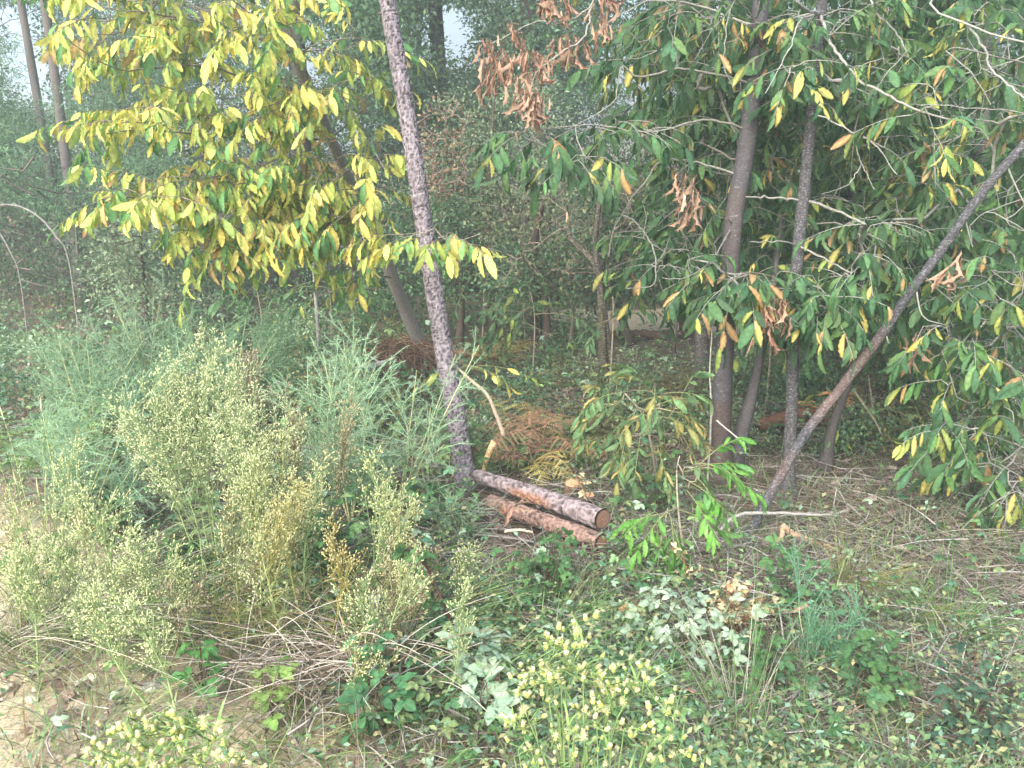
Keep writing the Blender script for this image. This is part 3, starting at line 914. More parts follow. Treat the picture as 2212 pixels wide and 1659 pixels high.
# ------------------------------------------------------------------ big chestnut, right of centre
seed(61)
pts = [(1556, 1030, 4.85), (1558, 980, 4.85), (1560, 850, 4.85), (1568, 720, 4.87), (1576, 600, 4.9), (1584, 480, 4.92), (1602, 380, 4.95), (1618, 280, 4.97), (1628, 180, 5.0), (1640, 60, 5.0), (1650, -120, 5.0)]
path = spline([P(*p) for p in pts], 160); path[0][2] = gh(path[0][0], path[0][1]) - 0.03
rr = np.interp(np.linspace(0, 1, 160), [0, 0.06, 0.3, 0.55, 1], [0.100, 0.060, 0.054, 0.052, 0.042])
root = thing('chestnut_tree', 'thick smooth chestnut trunk with green leaves, right of centre', 'tree', path[0])
g = Geo()
tcol = np.array([S(80, 77, 80)] * 160); tcol[:26] = S(80, 70, 66); tcol[64:90] = S(82, 76, 75)
tube(g, path, rr, tcol * (0.92 + 0.16 * rng.random((160, 1))), 22, True, bark_relief(0.025, 6, 7, 8, False)); obj('trunk', g, M_CHESTNUT, root, True)
Wh = S(176, 176, 166)
limbs = [(limb((1584, 480, 4.92), (1547, 465, 4.6), (1510, 425, 4.45), (1466, 388, 4.4)), 0.006, 0.003),
         (limb((1618, 280, 4.97), (1520, 260, 4.9), (1400, 285, 4.8), (1280, 270, 4.7), (1100, 288, 4.6)), 0.010, 0.003),
         (limb((1640, 60, 5.0), (1500, 10, 5.0), (1408, 3, 4.9), (1350, 27, 4.8), (1290, 70, 4.75)), 0.012, 0.003),
         (limb((1628, 180, 5.0), (1480, 150, 4.9), (1380, 165, 4.8), (1344, 142, 4.75), (1334, 195, 4.75), (1317, 229, 4.75), (1226, 280, 4.7)), 0.012, 0.003),
         (limb((1640, 60, 5.0), (1591, 0, 4.7), (1569, 67, 4.5), (1564, 145, 4.4), (1583, 187, 4.4)), 0.007, 0.003),
         (limb((1650, -120, 5.0), (1500, -90, 4.9), (1330, -60, 4.7), (1280, 0, 4.6), (1263, 24, 4.6), (1199, 54, 4.6), (1165, 44, 4.6), (1101, 74, 4.6), (1057, 98, 4.6)), 0.012, 0.003),
         (limb((1330, -60, 4.7), (1283, 0, 4.65), (1263, 78, 4.6), (1216, 111, 4.55), (1172, 145, 4.55), (1152, 169, 4.55), (1153, 216, 4.5)), 0.010, 0.003),
         (limb((1602, 380, 4.95), (1500, 350, 5.0), (1428, 347, 4.9), (1398, 388, 4.85), (1361, 431, 4.8), (1344, 465, 4.8), (1324, 499, 4.8), (1315, 553, 4.8)), 0.011, 0.004),
         (limb((1344, 465, 4.8), (1378, 485, 4.8), (1411, 539, 4.75), (1416, 593, 4.7), (1408, 617, 4.7), (1354, 624, 4.7)), 0.009, 0.003),
         (limb((1584, 480, 4.92), (1540, 560, 4.7), (1480, 600, 4.6), (1430, 600, 4.6)), 0.008, 0.003)]
gpal = mkpal((DkG, 0.88, 0.0, 0.06), (YGr, 0.04, 0.1, 0.5), (Yel[:2], 0.03, 0.3, 0.9), (Org, 0.03, 0.4, 0.9))
tg = targets([(1430, 1640, 0, 120, 4.7, 5.9, 34), (1440, 1610, 110, 340, 5.0, 6.2, 44), (1450, 1600, 330, 560, 5.1, 6.2, 30), (1250, 1440, 255, 290, 4.6, 4.9, 9), (1095, 1200, 280, 300, 4.5, 4.7, 5), (1230, 1280, 335, 350, 4.5, 4.6, 4),
              (1400, 1560, 530, 600, 4.6, 5.3, 20), (1550, 1690, 580, 650, 4.4, 4.8, 16), (1320, 1440, 60, 200, 5.0, 5.8, 12), (1380, 1480, 450, 620, 5.0, 5.8, 10), (1300, 1700, -280, -60, 4.6, 6.2, 30), (1600, 1700, 640, 690, 4.6, 5.0, 5)], 1.75)
# pushed aside where the trunk itself is seen
tg = [t for t in tg if not (t[1] < 5.2 and abs(project(t)[0, 0] - np.interp(project(t)[0, 1], [130, 500, 560], [1632, 1584, 1500])) < 60 and 130 < project(t)[0, 1] < 560)]
sk = chestnut(root, path, rr, limbs, tg, gpal, None, S(134, 132, 124), (0.12, 0.165), 0.9, (6, 10), 300, M_LICHEN, (0, -0.6, 0))

# clusters of dead brown leaves hanging from its branches
DEADS = [(1052, 105, 4.6, 9, 'at the tip of the topmost thin branch'), (1105, 66, 4.6, 4, 'small, high above the others'), (1085, 140, 4.6, 10, ''), (1108, 95, 4.6, 5, ''), (1062, 160, 4.6, 10, ''), (1150, 128, 4.55, 14, ''),
         (1138, 185, 4.5, 11, ''), (1158, 215, 4.5, 16, ''), (1202, -5, 4.6, 16, ''), (1310, -10, 4.6, 10, ''), (1298, 40, 4.6, 6, ''), (1225, 92, 4.6, 10, ''), (1250, 100, 4.6, 5, ''), (1480, 395, 4.4, 8, ''), (1492, 440, 4.4, 9, ''), (1672, 660, 4.3, 14, ''), (1650, 700, 4.35, 8, '')]
for (u, v, Y, n, _) in DEADS:
    c = P(u, v, Y); g = Geo()
    for i in range(int(n * 1.5)):
        d = nrm(np.array((U(-0.55, 0.55), U(-0.5, 0.5), -1.0))); q = c + np.array((U(-0.07, 0.07), U(-0.06, 0.06), U(-0.06, 0.05)))
        tube(g, [c + (0, 0, 0.03), (c + q) / 2 + (0, 0, 0.02), q], [0.0022, 0.0016, 0.0012], S(120, 100, 84), 3, False)
        place(g, CHEST_DEAD[i % 3], q[None], d[None], nrm(rng.standard_normal(3))[None], U(0.09, 0.15), BrD[rng.integers(4)] * 0.75 * np.exp(rng.standard_normal() * 0.12), 0.0)
    tube(g, [c + (0, 0, 0.05), c, c - (0, 0, 0.03)], 0.003, S(120, 100, 84), 4)
    o = obj('dead_leaf_cluster', g, M_DRY, root)

# ------------------------------------------------------------------ its slimmer second stem
seed(71)
pts = [(1590, 985, 4.95), (1603, 930, 4.95), (1625, 850, 4.97), (1640, 780, 5.0), (1655, 710, 5.05), (1668, 640, 5.1), (1680, 540, 5.3), (1690, 460, 5.5)]
path = spline([P(*p) for p in pts], 70); path[0] = path[0] * 1.0; path[0][2] = gh(path[0][0], path[0][1]) - 0.03
rr = np.interp(np.linspace(0, 1, 70), [0, 0.3, 1], [0.052, 0.030, 0.010])
root = thing('chestnut_tree', 'slim grey chestnut stem slanting right, close beside the thick trunk', 'tree', path[0])
g = Geo(); tube(g, path, rr, S(84, 81, 82), 14, True, bark_relief(0.03, 6, 8, 9, False)); obj('trunk', g, M_CHESTNUT, root, True)
tg = targets([(1560, 1700, 575, 660, 4.5, 5.0, 12), (1640, 1720, 380, 560, 5.0, 5.6, 10), (1650, 1720, 200, 380, 5.2, 5.8, 12), (1620, 1720, 60, 200, 5.2, 6.0, 12)])
chestnut(root, path, rr, [], tg, gpal, None, S(120, 112, 100), (0.12, 0.16), 0.8, (6, 9), 200, M_TWIG, (0, -0.6, 0))

LEAN = np.array([(1690, 1020), (1745, 930), (1830, 820), (1895, 735), (1960, 640), (2030, 545), (2100, 445), (2160, 370), (2230, 290)])


def clear_of_lean(tg):
    """No shoots before the leaning trunk."""
    out = []
    for t in tg:
        q = project(t)[0]; ux = np.interp(q[1], LEAN[::-1, 1], LEAN[::-1, 0])
        if t[1] < 4.9 and 280 < q[1] < 1000 and -110 < q[0] - ux < 70: t = t + np.array((0.08, 0.75, 0.0))
        out.append(t)
    return out


# ------------------------------------------------------------------ dark straight trunk, right
seed(81)
pts = [(1700, 1075, 4.62), (1704, 1000, 4.64), (1710, 880, 4.66), (1713, 760, 4.7), (1716, 660, 4.72), (1726, 520, 4.75), (1738, 400, 4.8), (1752, 260, 4.85), (1760, 150, 4.9), (1772, 30, 4.95), (1790, -140, 5.0)]
path = spline([P(*p) for p in pts], 220); path[0][2] = gh(path[0][0], path[0][1]) - 0.03
rr = np.interp(np.linspace(0, 1, 220), [0, 0.06, 0.5, 1], [0.060, 0.035, 0.032, 0.026])
root = thing('chestnut_tree', 'straight rough dark trunk between the thick trunk and leaning trunk', 'tree', path[0])
g = Geo(); tube(g, path, rr, S(68, 66, 68), 26, True, bark_relief(0.08, 9, 26, 12)); obj('trunk', g, M_DARKBARK, root, True)
limbs = [(limb((1738, 432, 4.8), (1660, 426, 4.7), (1610, 425, 4.6)), 0.010, 0.006),
         (limb((1738, 432, 4.8), (1800, 452, 4.6), (1870, 485, 4.45)), 0.012, 0.008),
         (limb((1726, 530, 4.75), (1690, 522, 4.6), (1620, 522, 4.5)), 0.007, 0.003),
         (limb((1726, 530, 4.75), (1760, 548, 4.6), (1840, 590, 4.45)), 0.009, 0.005),
         (limb((1772, 30, 4.95), (1790, 88, 4.7), (1817, 125, 4.6), (1854, 172, 4.5), (1921, 209, 4.45), (1979, 236, 4.4), (2056, 259, 4.4)), 0.014, 0.006),
         (limb((1772, 30, 4.95), (1726, 47, 4.6), (1709, 98, 4.5), (1682, 148, 4.45), (1653, 202, 4.4)), 0.008, 0.003),
         (limb((1772, 30, 4.95), (1740, 20, 4.6), (1700, -20, 4.5)), 0.012, 0.010),
         (limb((1752, 260, 4.85), (1760, 246, 4.6), (1834, 283, 4.5), (1888, 310, 4.45), (1938, 377, 4.4)), 0.007, 0.003),
         (limb((1834, 283, 4.5), (1854, 330, 4.5), (1861, 355, 4.5), (1890, 410, 4.45)), 0.005, 0.002),
         (limb((1861, 355, 4.5), (1830, 400, 4.45), (1775, 420, 4.4)), 0.004, 0.002),
         (limb((1790, -140, 5.0), (1870, -20, 4.9), (1894, 30, 4.8), (1932, 64, 4.75), (1958, 111, 4.7)), 0.009, 0.006),
         (limb((1716, 660, 4.72), (1740, 680, 4.6), (1790, 668, 4.5), (1880, 640, 4.4)), 0.007, 0.004)]
tg = targets([(1680, 1800, 20, 200, 4.6, 5.6, 26), (1780, 1960, 0, 200, 4.7, 6.0, 36), (1760, 1950, 170, 330, 4.8, 6.2, 30), (1780, 1990, 330, 500, 5.2, 6.4, 26), (1700, 1760, 130, 170, 4.4, 4.7, 5), (1830, 1990, 480, 600, 4.3, 5.0, 24),
              (1740, 1900, 590, 690, 4.3, 4.9, 26), (1760, 1860, 640, 700, 4.2, 4.6, 10), (1650, 1720, 100, 400, 5.4, 6.2, 16), (1700, 2000, -260, -40, 4.6, 6.2, 26), (1720, 1860, 420, 600, 5.2, 6.2, 18)], 1.65)
tg = clear_of_lean(tg)
chestnut(root, path, rr, limbs, tg, gpal, None, S(140, 138, 130), (0.12, 0.16), 0.85, (6, 9), 300, M_LICHEN, (0, -0.6, 0))

# ------------------------------------------------------------------ chestnut standing outside on the right, its branches reach in
seed(91)
b = P(2440, 1000, 5.2); b[2] = gh(b[0], b[1])
path = spline([b, P(2420, 600, 5.1), P(2400, 200, 5.0), P(2380, -250, 4.9)], 50); rr = np.linspace(0.09, 0.05, 50)
root = thing('chestnut_tree', 'chestnut whose lichen covered branches reach in from the right edge', 'tree', b)
g = Geo(); tube(g, path, rr, S(110, 104, 102), 14, True, bark_relief(0.04, 6, 8, 13)); obj('trunk', g, M_CHESTNUT, root, True)
limbs = [(limb((2380, -200, 4.9), (2200, -60, 4.6), (2012, 0, 4.4), (2092, 54, 4.3), (2212, 91, 4.2)), 0.012, 0.006),
         (limb((2092, 54, 4.3), (2130, 110, 4.3), (2140, 148, 4.3), (2212, 212, 4.2)), 0.009, 0.006),
         (limb((2400, 200, 5.0), (2212, 135, 4.8), (2049, 104, 4.6), (2096, 155, 4.5), (2140, 226, 4.5)), 0.008, 0.004),
         (limb((2410, 400, 5.0), (2250, 260, 4.6), (2110, 235, 4.4), (1990, 226, 4.3)), 0.006, 0.003),
         (limb((2420, 600, 5.1), (2300, 560, 4.6), (2180, 590, 4.3), (2080, 560, 4.2)), 0.010, 0.004),
         (limb((2420, 600, 5.1), (2280, 700, 4.6), (2100, 680, 4.3), (2000, 600, 4.2)), 0.010, 0.004),
         (limb((2425, 700, 5.1), (2250, 800, 4.5), (2090, 870, 4.2), (2050, 800, 4.2), (2035, 760, 4.2)), 0.009, 0.004),
         (limb((2430, 800, 5.1), (2300, 880, 4.4), (2160, 1000, 4.0), (2130, 940, 4.0)), 0.008, 0.003),
         (limb((2410, 400, 5.0), (2250, 420, 4.6), (2110, 470, 4.4), (2100, 520, 4.4)), 0.008, 0.003)]
rpal = mkpal((DkG, 0.66, 0.0, 0.08), ([S(92, 136, 76), S(84, 124, 70)], 0.14, 0.0, 0.1), (YGr, 0.07, 0.1, 0.6), (Yel[:2], 0.04, 0.3, 0.9), (Org, 0.05, 0.5, 0.95))
tg = targets([(1960, 2240, 120, 330, 4.3, 5.6, 30), (2000, 2240, 330, 480, 4.3, 5.4, 22), (1940, 2230, 480, 640, 4.1, 5.0, 34), (1950, 2230, 600, 760, 4.1, 4.9, 34), (2000, 2220, 740, 860, 4.1, 4.8, 16), (1990, 2110, 915, 950, 3.95, 4.2, 7), (2120, 2230, 870, 1040, 3.9, 4.4, 16),
              (2150, 2230, 1040, 1090, 3.7, 4.0, 6), (2080, 2240, 0, 140, 4.6, 5.8, 10), (1980, 2100, 620, 800, 5.0, 5.8, 14)], 1.75)
tg = clear_of_lean(tg)
chestnut(root, path, rr, limbs, tg, rpal, None, S(140, 140, 132), (0.115, 0.16), 0.85, (6, 9), 300, M_LICHEN, (-0.3, -0.6, 0))
for (u, v, Y, n) in ((1975, 735, 4.2, 9), (2080, 560, 4.2, 7), (2060, 590, 4.2, 5)):
    c = P(u, v, Y); g = Geo()
    for i in range(n):
        d = nrm(np.array((U(-0.9, 0.9), U(-0.5, 0.5), -0.8)))
        place(g, CHEST_DEAD[i % 3], (c + rng.standard_normal(3) * 0.03)[None], d[None], nrm(rng.standard_normal(3))[None], U(0.10, 0.15), BrD[rng.integers(4)] * 0.7, 0.0)
    obj('dead_leaf_cluster', g, M_DRY, root)

# ------------------------------------------------------------------ leaning dead trunk
seed(95)
pts = [(1600, 1190, 3.95), (1640, 1112, 4.05), (1690, 1020, 4.15), (1745, 930, 4.2), (1830, 820, 4.28), (1895, 735, 4.32), (1960, 640, 4.37), (2030, 545, 4.4), (2100, 445, 4.43), (2160, 370, 4.45), (2230, 290, 4.48), (2420, 60, 4.6)]
path = spline([P(*p) for p in pts], 240); path[0][2] = gh(path[0][0], path[0][1]) - 0.01
rr = np.interp(np.linspace(0, 1, 240), [0, 0.05, 0.4, 1], [0.030, 0.026, 0.025, 0.02])
root = thing('dead_tree', 'dark lichen flecked trunk leaning steeply to the right edge', 'tree', path[0])
tcol = np.array([S(66, 65, 68)] * 240); tcol[58:98] = S(96, 78, 72); tcol[28:40] = S(90, 74, 70)
tcol = np.array([np.convolve(np.pad(tcol[:, c], 6, 'edge'), np.ones(13) / 13, 'valid') for c in range(3)]).T
g = Geo(); tube(g, path, rr, tcol, 18, True, bark_relief(0.06, 8, 20, 14)); obj('trunk', g, M_DARKBARK, root, True)
for k, (t, L_) in enumerate(((150, 0.35), (120, 0.25), (175, 0.3), (100, 0.12), (200, 0.3))):
    a = path[t]; d = nrm(np.array((U(-0.2, 0.8), U(-0.6, 0.3), U(-1.0, -0.2)))); g = Geo()
    tube(g, spline([a, a + d * L_ * 0.5 + rng.standard_normal(3) * 0.02, a + d * L_ + rng.standard_normal(3) * 0.05], 8), np.linspace(0.006, 0.002, 8), S(150, 150, 142), 5); obj('twig', g, M_LICHEN, root)
# stub of a stem behind it
pp = spline([P(1782, 1010, 5.0), P(1790, 960, 5.02), P(1806, 900, 5.05), P(1834, 820, 5.1), P(1850, 740, 5.15)], 40); pp[0][2] = gh(pp[0][0], pp[0][1]) - 0.02
root = thing('young_tree', 'thin grey stem with root flare standing behind the leaning trunk', 'tree', pp[0])
g = Geo(); tube(g, pp, np.linspace(0.034, 0.02, 40) + 0.02 * np.exp(-np.arange(40) / 4), S(78, 74, 72), 14, True, bark_relief(0.07, 7, 14, 15)); obj('trunk', g, M_CHESTNUT, root, True)

# ------------------------------------------------------------------ logs, stumps, fallen wood
seed(101)


def on_ground(p, dz=0.0):
    p = np.array(p, float); p[2] = float(gh(p[0], p[1])) + dz
    return p


def log(label, a, b, r0, r1, col, wound=None, seed_=1, endcol=(150, 118, 98)):
    root = thing('log', label, 'log', (np.array(a) + np.array(b)) / 2 - np.array((0, 0, r0)), 'pine logs by the leaning pine')
    n = 110; p = spline([a, (np.array(a) + b) / 2 + (0, 0, 0.004), b], n); rr = np.linspace(r0, r1, n)
    g = Geo(); bf = bark_relief(0.09, 13, 30, seed_)
    colr = np.array([np.asarray(col)] * n) * (0.85 + 0.3 * rng.random((n, 1)))
    tube(g, p, rr, colr, 40, False, bf)
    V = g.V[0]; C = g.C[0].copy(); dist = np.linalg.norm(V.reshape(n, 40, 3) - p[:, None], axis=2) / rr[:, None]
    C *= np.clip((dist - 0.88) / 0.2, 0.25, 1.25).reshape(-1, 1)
    if wound:
        W = V.reshape(n, 40, 3) - p[:, None]; s = np.linspace(0, 1, n)[:, None]
        toward = nrm(W)[..., 1] * -0.9 + nrm(W)[..., 2] * -0.1
        m = np.clip(1 - np.abs((s - wound[0]) / wound[1]) ** 3, 0, 1) * np.clip((toward - 0.35) * 4, 0, 1) * (0.75 + 0.5 * rng.random((n, 40)))
        m = np.clip(m, 0, 1).reshape(-1, 1)
        C = C * (1 - m) + m * np.where(rng.random((n * 40, 1)) < 0.3, S(206, 170, 130), S(172, 122, 98)) * 0.8
        V2 = V.reshape(n, 40, 3) - (W * (0.10 * m.reshape(n, 40, 1))); g.V[0] = V2.reshape(-1, 3).astype(np.float32)
    g.C[0] = C.astype(np.float32)
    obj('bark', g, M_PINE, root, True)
    for q, q2, r in ((p[0], p[1], r0), (p[-1], p[-2], r1)):
        ax = nrm(q - q2); e = Geo()
        rings = np.linspace(0.93, 0.0, 9); th = np.linspace(0, 2 * np.pi, 28, endpoint=False)
        x = nrm(np.cross(ax, (0, 0, 1.0))); y = np.cross(ax, x)
        for k in range(8):
            A = [q + ax * 0.003 + r * s * (np.cos(t) * x + np.sin(t) * y) for s in (rings[k], rings[k + 1]) for t in th]
            i = np.arange(28); j = (i + 1) % 28
            e.add(A, np.concatenate([np.stack([i, j, j + 28], 1), np.stack([i, j + 28, i + 28], 1)]), S(*endcol) * (0.85 if k % 2 else 0.68) * (0.7 if k == 0 else 1))
        obj('cut_end', e, M_WOOD, root)
    return root


a, b = P(1030, 1022, 4.72), P(1296, 1128, 4.05)
a = on_ground(P(1030, 1052, 4.62), 0.10); b = on_ground(P(1300, 1178, 3.84), 0.13)
log('upper pine log with an orange red wound, beside the pine', a, b, 0.037, 0.052, S(160, 146, 146), (0.5, 0.2), 21)
a2 = on_ground(P(1060, 1112, 4.33), 0.06); b2 = on_ground(P(1298, 1208, 3.7), 0.065)
log('lower reddish pine log lying along the first log', a2, b2, 0.043, 0.041, S(158, 130, 118), (0.2, 0.06), 22, (160, 122, 100))


def stump(label, u, v, r, h, col, tilt=0.0):
    c = on_ground(P(u, v, 1) * 0 + G(u, v))
    root = thing('stump', label, 'stump', c)
    g = Geo(); ax = nrm(np.array((0.05, -tilt, 1.0)))
    p = [c - ax * 0.05, c + ax * h * 0.5, c + ax * h]
    tube(g, spline(p, 14), np.linspace(r * 1.25, r, 14), S(120, 98, 84), 24, True, bark_relief(0.06, 9, 16, int(u))); obj('bark', g, M_PINE, root, True)
    e = Geo(); th = np.linspace(0, 2 * np.pi, 26, endpoint=False); x = nrm(np.cross(ax, (0, 1.0, 0))); y = np.cross(ax, x); q = c + ax * (h + 0.003)
    rings = np.linspace(0.97, 0, 10); i = np.arange(26); j = (i + 1) % 26
    for k in range(9):
        A = [q + r * s * (1 + 0.05 * math.sin(3 * t)) * (np.cos(t) * x + np.sin(t) * y) for s in (rings[k], rings[k + 1]) for t in th]
        e.add(A, np.concatenate([np.stack([i, j, j + 26], 1), np.stack([i, j + 26, i + 26], 1)]), np.asarray(col) * (0.9 if k % 2 else 0.72))
    obj('cut_face', e, M_WOOD, root)


stump('small round cut stump with an orange face behind the logs', 1232, 1078, 0.040, 0.11, S(226, 172, 136), 0.3)
stump('smaller cut stump half hidden by leaves near the orange stump', 1270, 1092, 0.03, 0.07, S(222, 170, 134), 0.2)
stump('mossy chipped stump in the low plants in front of the logs', 1362, 1345, 0.055, 0.05, S(196, 150, 104), 0.2)


def stick(label, pts, r0, r1, col, mat=None, name='fallen_branch', cat='branch', sides=7, relief=0.08, forks=0):
    p = [np.array(q, float) for q in pts]
    lo = min(p, key=lambda q: q[2])
    g = Geo(); n = max(14, 8 * len(p)); sp = spline(p, n)
    sp[1:-1] += rng.standard_normal((n - 2, 3)) * 0.12 * r0
    tube(g, sp, np.linspace(r0, r1, n), col, sides, True, bark_relief(relief, 5, 20, int(abs(lo[0]) * 100) + n))
    for _ in range(forks):
        i = rng.integers(n // 4, n - 2); d = nrm(np.gradient(sp, axis=0)[i] + rng.standard_normal(3) * 0.5) * U(0.12, 0.35)
        tube(g, [sp[i], sp[i] + d * 0.5 + rng.standard_normal(3) * 0.02, sp[i] + d], np.linspace(r0 * 0.4, r1 * 0.4, 3), col, 4)
    V, T, C = g.arrays(); o = bpy.data.objects.new(name, make_mesh(name, V - lo.astype(np.float32), T, C, mat or M_LICHEN, True)); o.location = tuple(lo); link(o)
    return tag(o, label, cat)


GW = S(172, 168, 158); PB = S(190, 160, 128)
stick('long pale grey fallen branch lying behind the gorse', [P(575, 838, 6.6), P(660, 825, 6.7), P(760, 800, 6.9), P(850, 778, 7.1)], 0.03, 0.022, GW, forks=2)
stick('broken pale stick standing beside the pine foot', [P(1042, 1025, 4.75), P(1052, 990, 4.72), P(1060, 970, 4.7), P(1068, 955, 4.7)], 0.010, 0.02, S(226, 186, 140), M_WOOD, 'broken_stick', 'stick', 9, 0.15)
stick('bare curved twig hanging right of the pine trunk', [P(970, 775, 4.9), P(1010, 815, 4.8), P(1050, 850, 4.7), P(1070, 890, 4.65), P(1088, 942, 4.6)], 0.008, 0.013, S(160, 142, 120), M_LICHEN, 'hanging_twig', 'branch')
stick('thin forked twig behind the pine trunk', [P(1005, 800, 4.95), P(1010, 850, 4.95), P(990, 900, 4.95)], 0.004, 0.003, S(150, 140, 124), M_LICHEN, 'hanging_twig', 'branch')
stick('pale forked branch on the litter right of the leaning trunk', [on_ground(P(1690, 1120, 3.95), 0.09), on_ground(P(1712, 1128, 3.95), 0.05), on_ground(P(1750, 1145, 3.9), 0.03), on_ground(P(1805, 1168, 3.8), 0.02)], 0.018, 0.012, PB, M_WOOD)
stick('short pale prong beside the forked branch on the litter', [on_ground(P(1693, 1122, 3.9), 0.09), on_ground(P(1685, 1150, 3.85), 0.05), on_ground(P(1650, 1178, 3.8), 0.02)], 0.014, 0.006, PB * 0.9, M_WOOD)
stick('thin grey branch bridging the foot of the leaning trunk', [on_ground(P(1545, 1160, 3.9), 0.03), on_ground(P(1590, 1115, 4.0), 0.12), P(1660, 1108, 4.0), P(1790, 1112, 4.1), on_ground(P(1850, 1105, 4.3), 0.02)], 0.010, 0.006, S(160, 156, 148), forks=3)
stick('lichen stick lying below the leaning trunk', [on_ground(P(1548, 1205, 3.75), 0.02), on_ground(P(1600, 1202, 3.75), 0.03), on_ground(P(1640, 1204, 3.75), 0.02)], 0.010, 0.008, GW)
stick('long grey pole lying at the back on the right', [on_ground(P(1860, 965, 5.7), 0.05), on_ground(P(1960, 975, 5.6), 0.06), on_ground(P(2100, 992, 5.4), 0.04)], 0.022, 0.014, S(130, 122, 114))
stick('fallen stick crossing the litter behind the thick trunk', [on_ground(P(1600, 945, 5.9), 0.04), on_ground(P(1680, 955, 5.8), 0.06), on_ground(P(1790, 968, 5.7), 0.03)], 0.014, 0.008, S(130, 118, 108))
stick('thin lichen stem standing in front of the thick trunk', [on_ground(P(1530, 1000, 4.6)), P(1536, 900, 4.6), P(1533, 800, 4.6), P(1540, 700, 4.65)], 0.008, 0.004, S(150, 146, 136), M_LICHEN, 'dead_sapling', 'stem')
stick('short pale twig propped between the two chestnut stems', [P(1548, 908, 4.6), P(1580, 935, 4.55), P(1608, 958, 4.5)], 0.004, 0.004, S(196, 192, 180), M_LICHEN, 'hanging_twig', 'branch')
stick('dark mossy twig curving down right of the leaning trunk', [P(1845, 845, 4.7), P(1870, 880, 4.7), P(1890, 910, 4.7), P(1905, 940, 4.7)], 0.008, 0.005, S(110, 108, 84), M_LICHEN, 'hanging_twig', 'branch')
stick('white stick lying in the low plants left of centre', [on_ground(P(1090, 1200, 3.7), 0.13), on_ground(P(1120, 1196, 3.7), 0.14), on_ground(P(1150, 1195, 3.7), 0.13)], 0.007, 0.005, S(206, 190, 160))
stick('rotten log on the ground in front of the path', [on_ground(P(1330, 716, 9.4), 0.05), on_ground(P(1380, 717, 9.3), 0.06), on_ground(P(1430, 718, 9.3), 0.05)], 0.05, 0.045, S(110, 92, 78), M_PINE, 'fallen_log', 'log', 12)
stick('bare log in the clearing right of the pine trunk', [on_ground(P(960, 752, 8.2), 0.08), on_ground(P(1010, 742, 8.3), 0.1), on_ground(P(1100, 742, 8.4), 0.05)], 0.045, 0.03, S(150, 112, 86), M_PINE, 'fallen_log', 'log', 12)
stick('short red brown log far off at the left', [on_ground(P(60, 728, 8.6), 0.07), on_ground(P(115, 718, 8.7), 0.09), on_ground(P(180, 728, 8.6), 0.05)], 0.045, 0.035, S(150, 96, 76), M_PINE, 'fallen_log', 'log', 12)
stick('pale dead branch arching down at the left edge', [P(-40, 452, 7.8), P(20, 442, 7.8), P(75, 462, 7.7), P(120, 510, 7.6), P(150, 570, 7.6), on_ground(P(160, 640, 7.6))], 0.010, 0.006, S(120, 116, 110), M_LICHEN, 'dead_branch', 'branch', forks=5)
stick('thin pale dead branch leaning at the left edge', [P(-20, 470, 7.6), P(20, 540, 7.6), P(45, 610, 7.6), on_ground(P(50, 680, 7.6))], 0.008, 0.005, S(120, 116, 110), M_LICHEN, 'dead_branch', 'branch', forks=3)
# split log with bright torn wood at the back
root = thing('split_log', 'split log with bright orange torn wood behind the dark trunk', 'log', on_ground(G(1740, 920)))
g = Geo(); tube(g, spline([on_ground(G(1640, 935), 0.06), on_ground(G(1740, 922), 0.08), on_ground(G(1840, 930), 0.05)], 40), np.linspace(0.05, 0.07, 40), S(112, 80, 66), 20, True, bark_relief(0.1, 9, 18, 31)); obj('bark', g, M_PINE, root, True)
for k in range(12):
    q = on_ground(G(U(1700, 1800), U(900, 912)), U(0.10, 0.17)); g = Geo()
    tube(g, [q, q + (U(0.06, 0.16), 0, U(-0.02, 0.04)), q + (U(0.18, 0.3), 0, U(-0.04, 0.02))], [0.006, 0.014, 0.003], S(230, 178, 116) * U(0.7, 1), 5); obj('splinter', g, M_WOOD, root)
# root plate of dead brown stems at the yellow tree's foot
c = on_ground(P(870, 830, 7.4)); root = thing('dead_brush_pile', 'brown heap of dead needles and stems at the yellow tree foot', 'brush pile', c)
g = Geo()
for k in range(420):
    a_ = c + np.array((U(-0.2, 0.25), U(-0.2, 0.2), U(0.2, 0.42))); ang = U(0, 2 * np.pi); L_ = U(0.2, 0.55)
    e_ = a_ + np.array((math.cos(ang) * L_, math.sin(ang) * L_, -U(0.05, 0.45))); e_[2] = max(e_[2], c[2])
    tube(g, spline([a_, (a_ + e_) / 2 + (0, 0, 0.1), e_], 5), [0.004, 0.004, 0.003, 0.003, 0.002], S(136, 108, 88) * U(0.5, 1.15), 3, False)
obj('stems', g, M_TWIG, root, kind='stuff')

# ------------------------------------------------------------------ chestnut saplings
seed(111)
BrG = [S(104, 158, 74), S(92, 146, 70), S(118, 168, 84)]


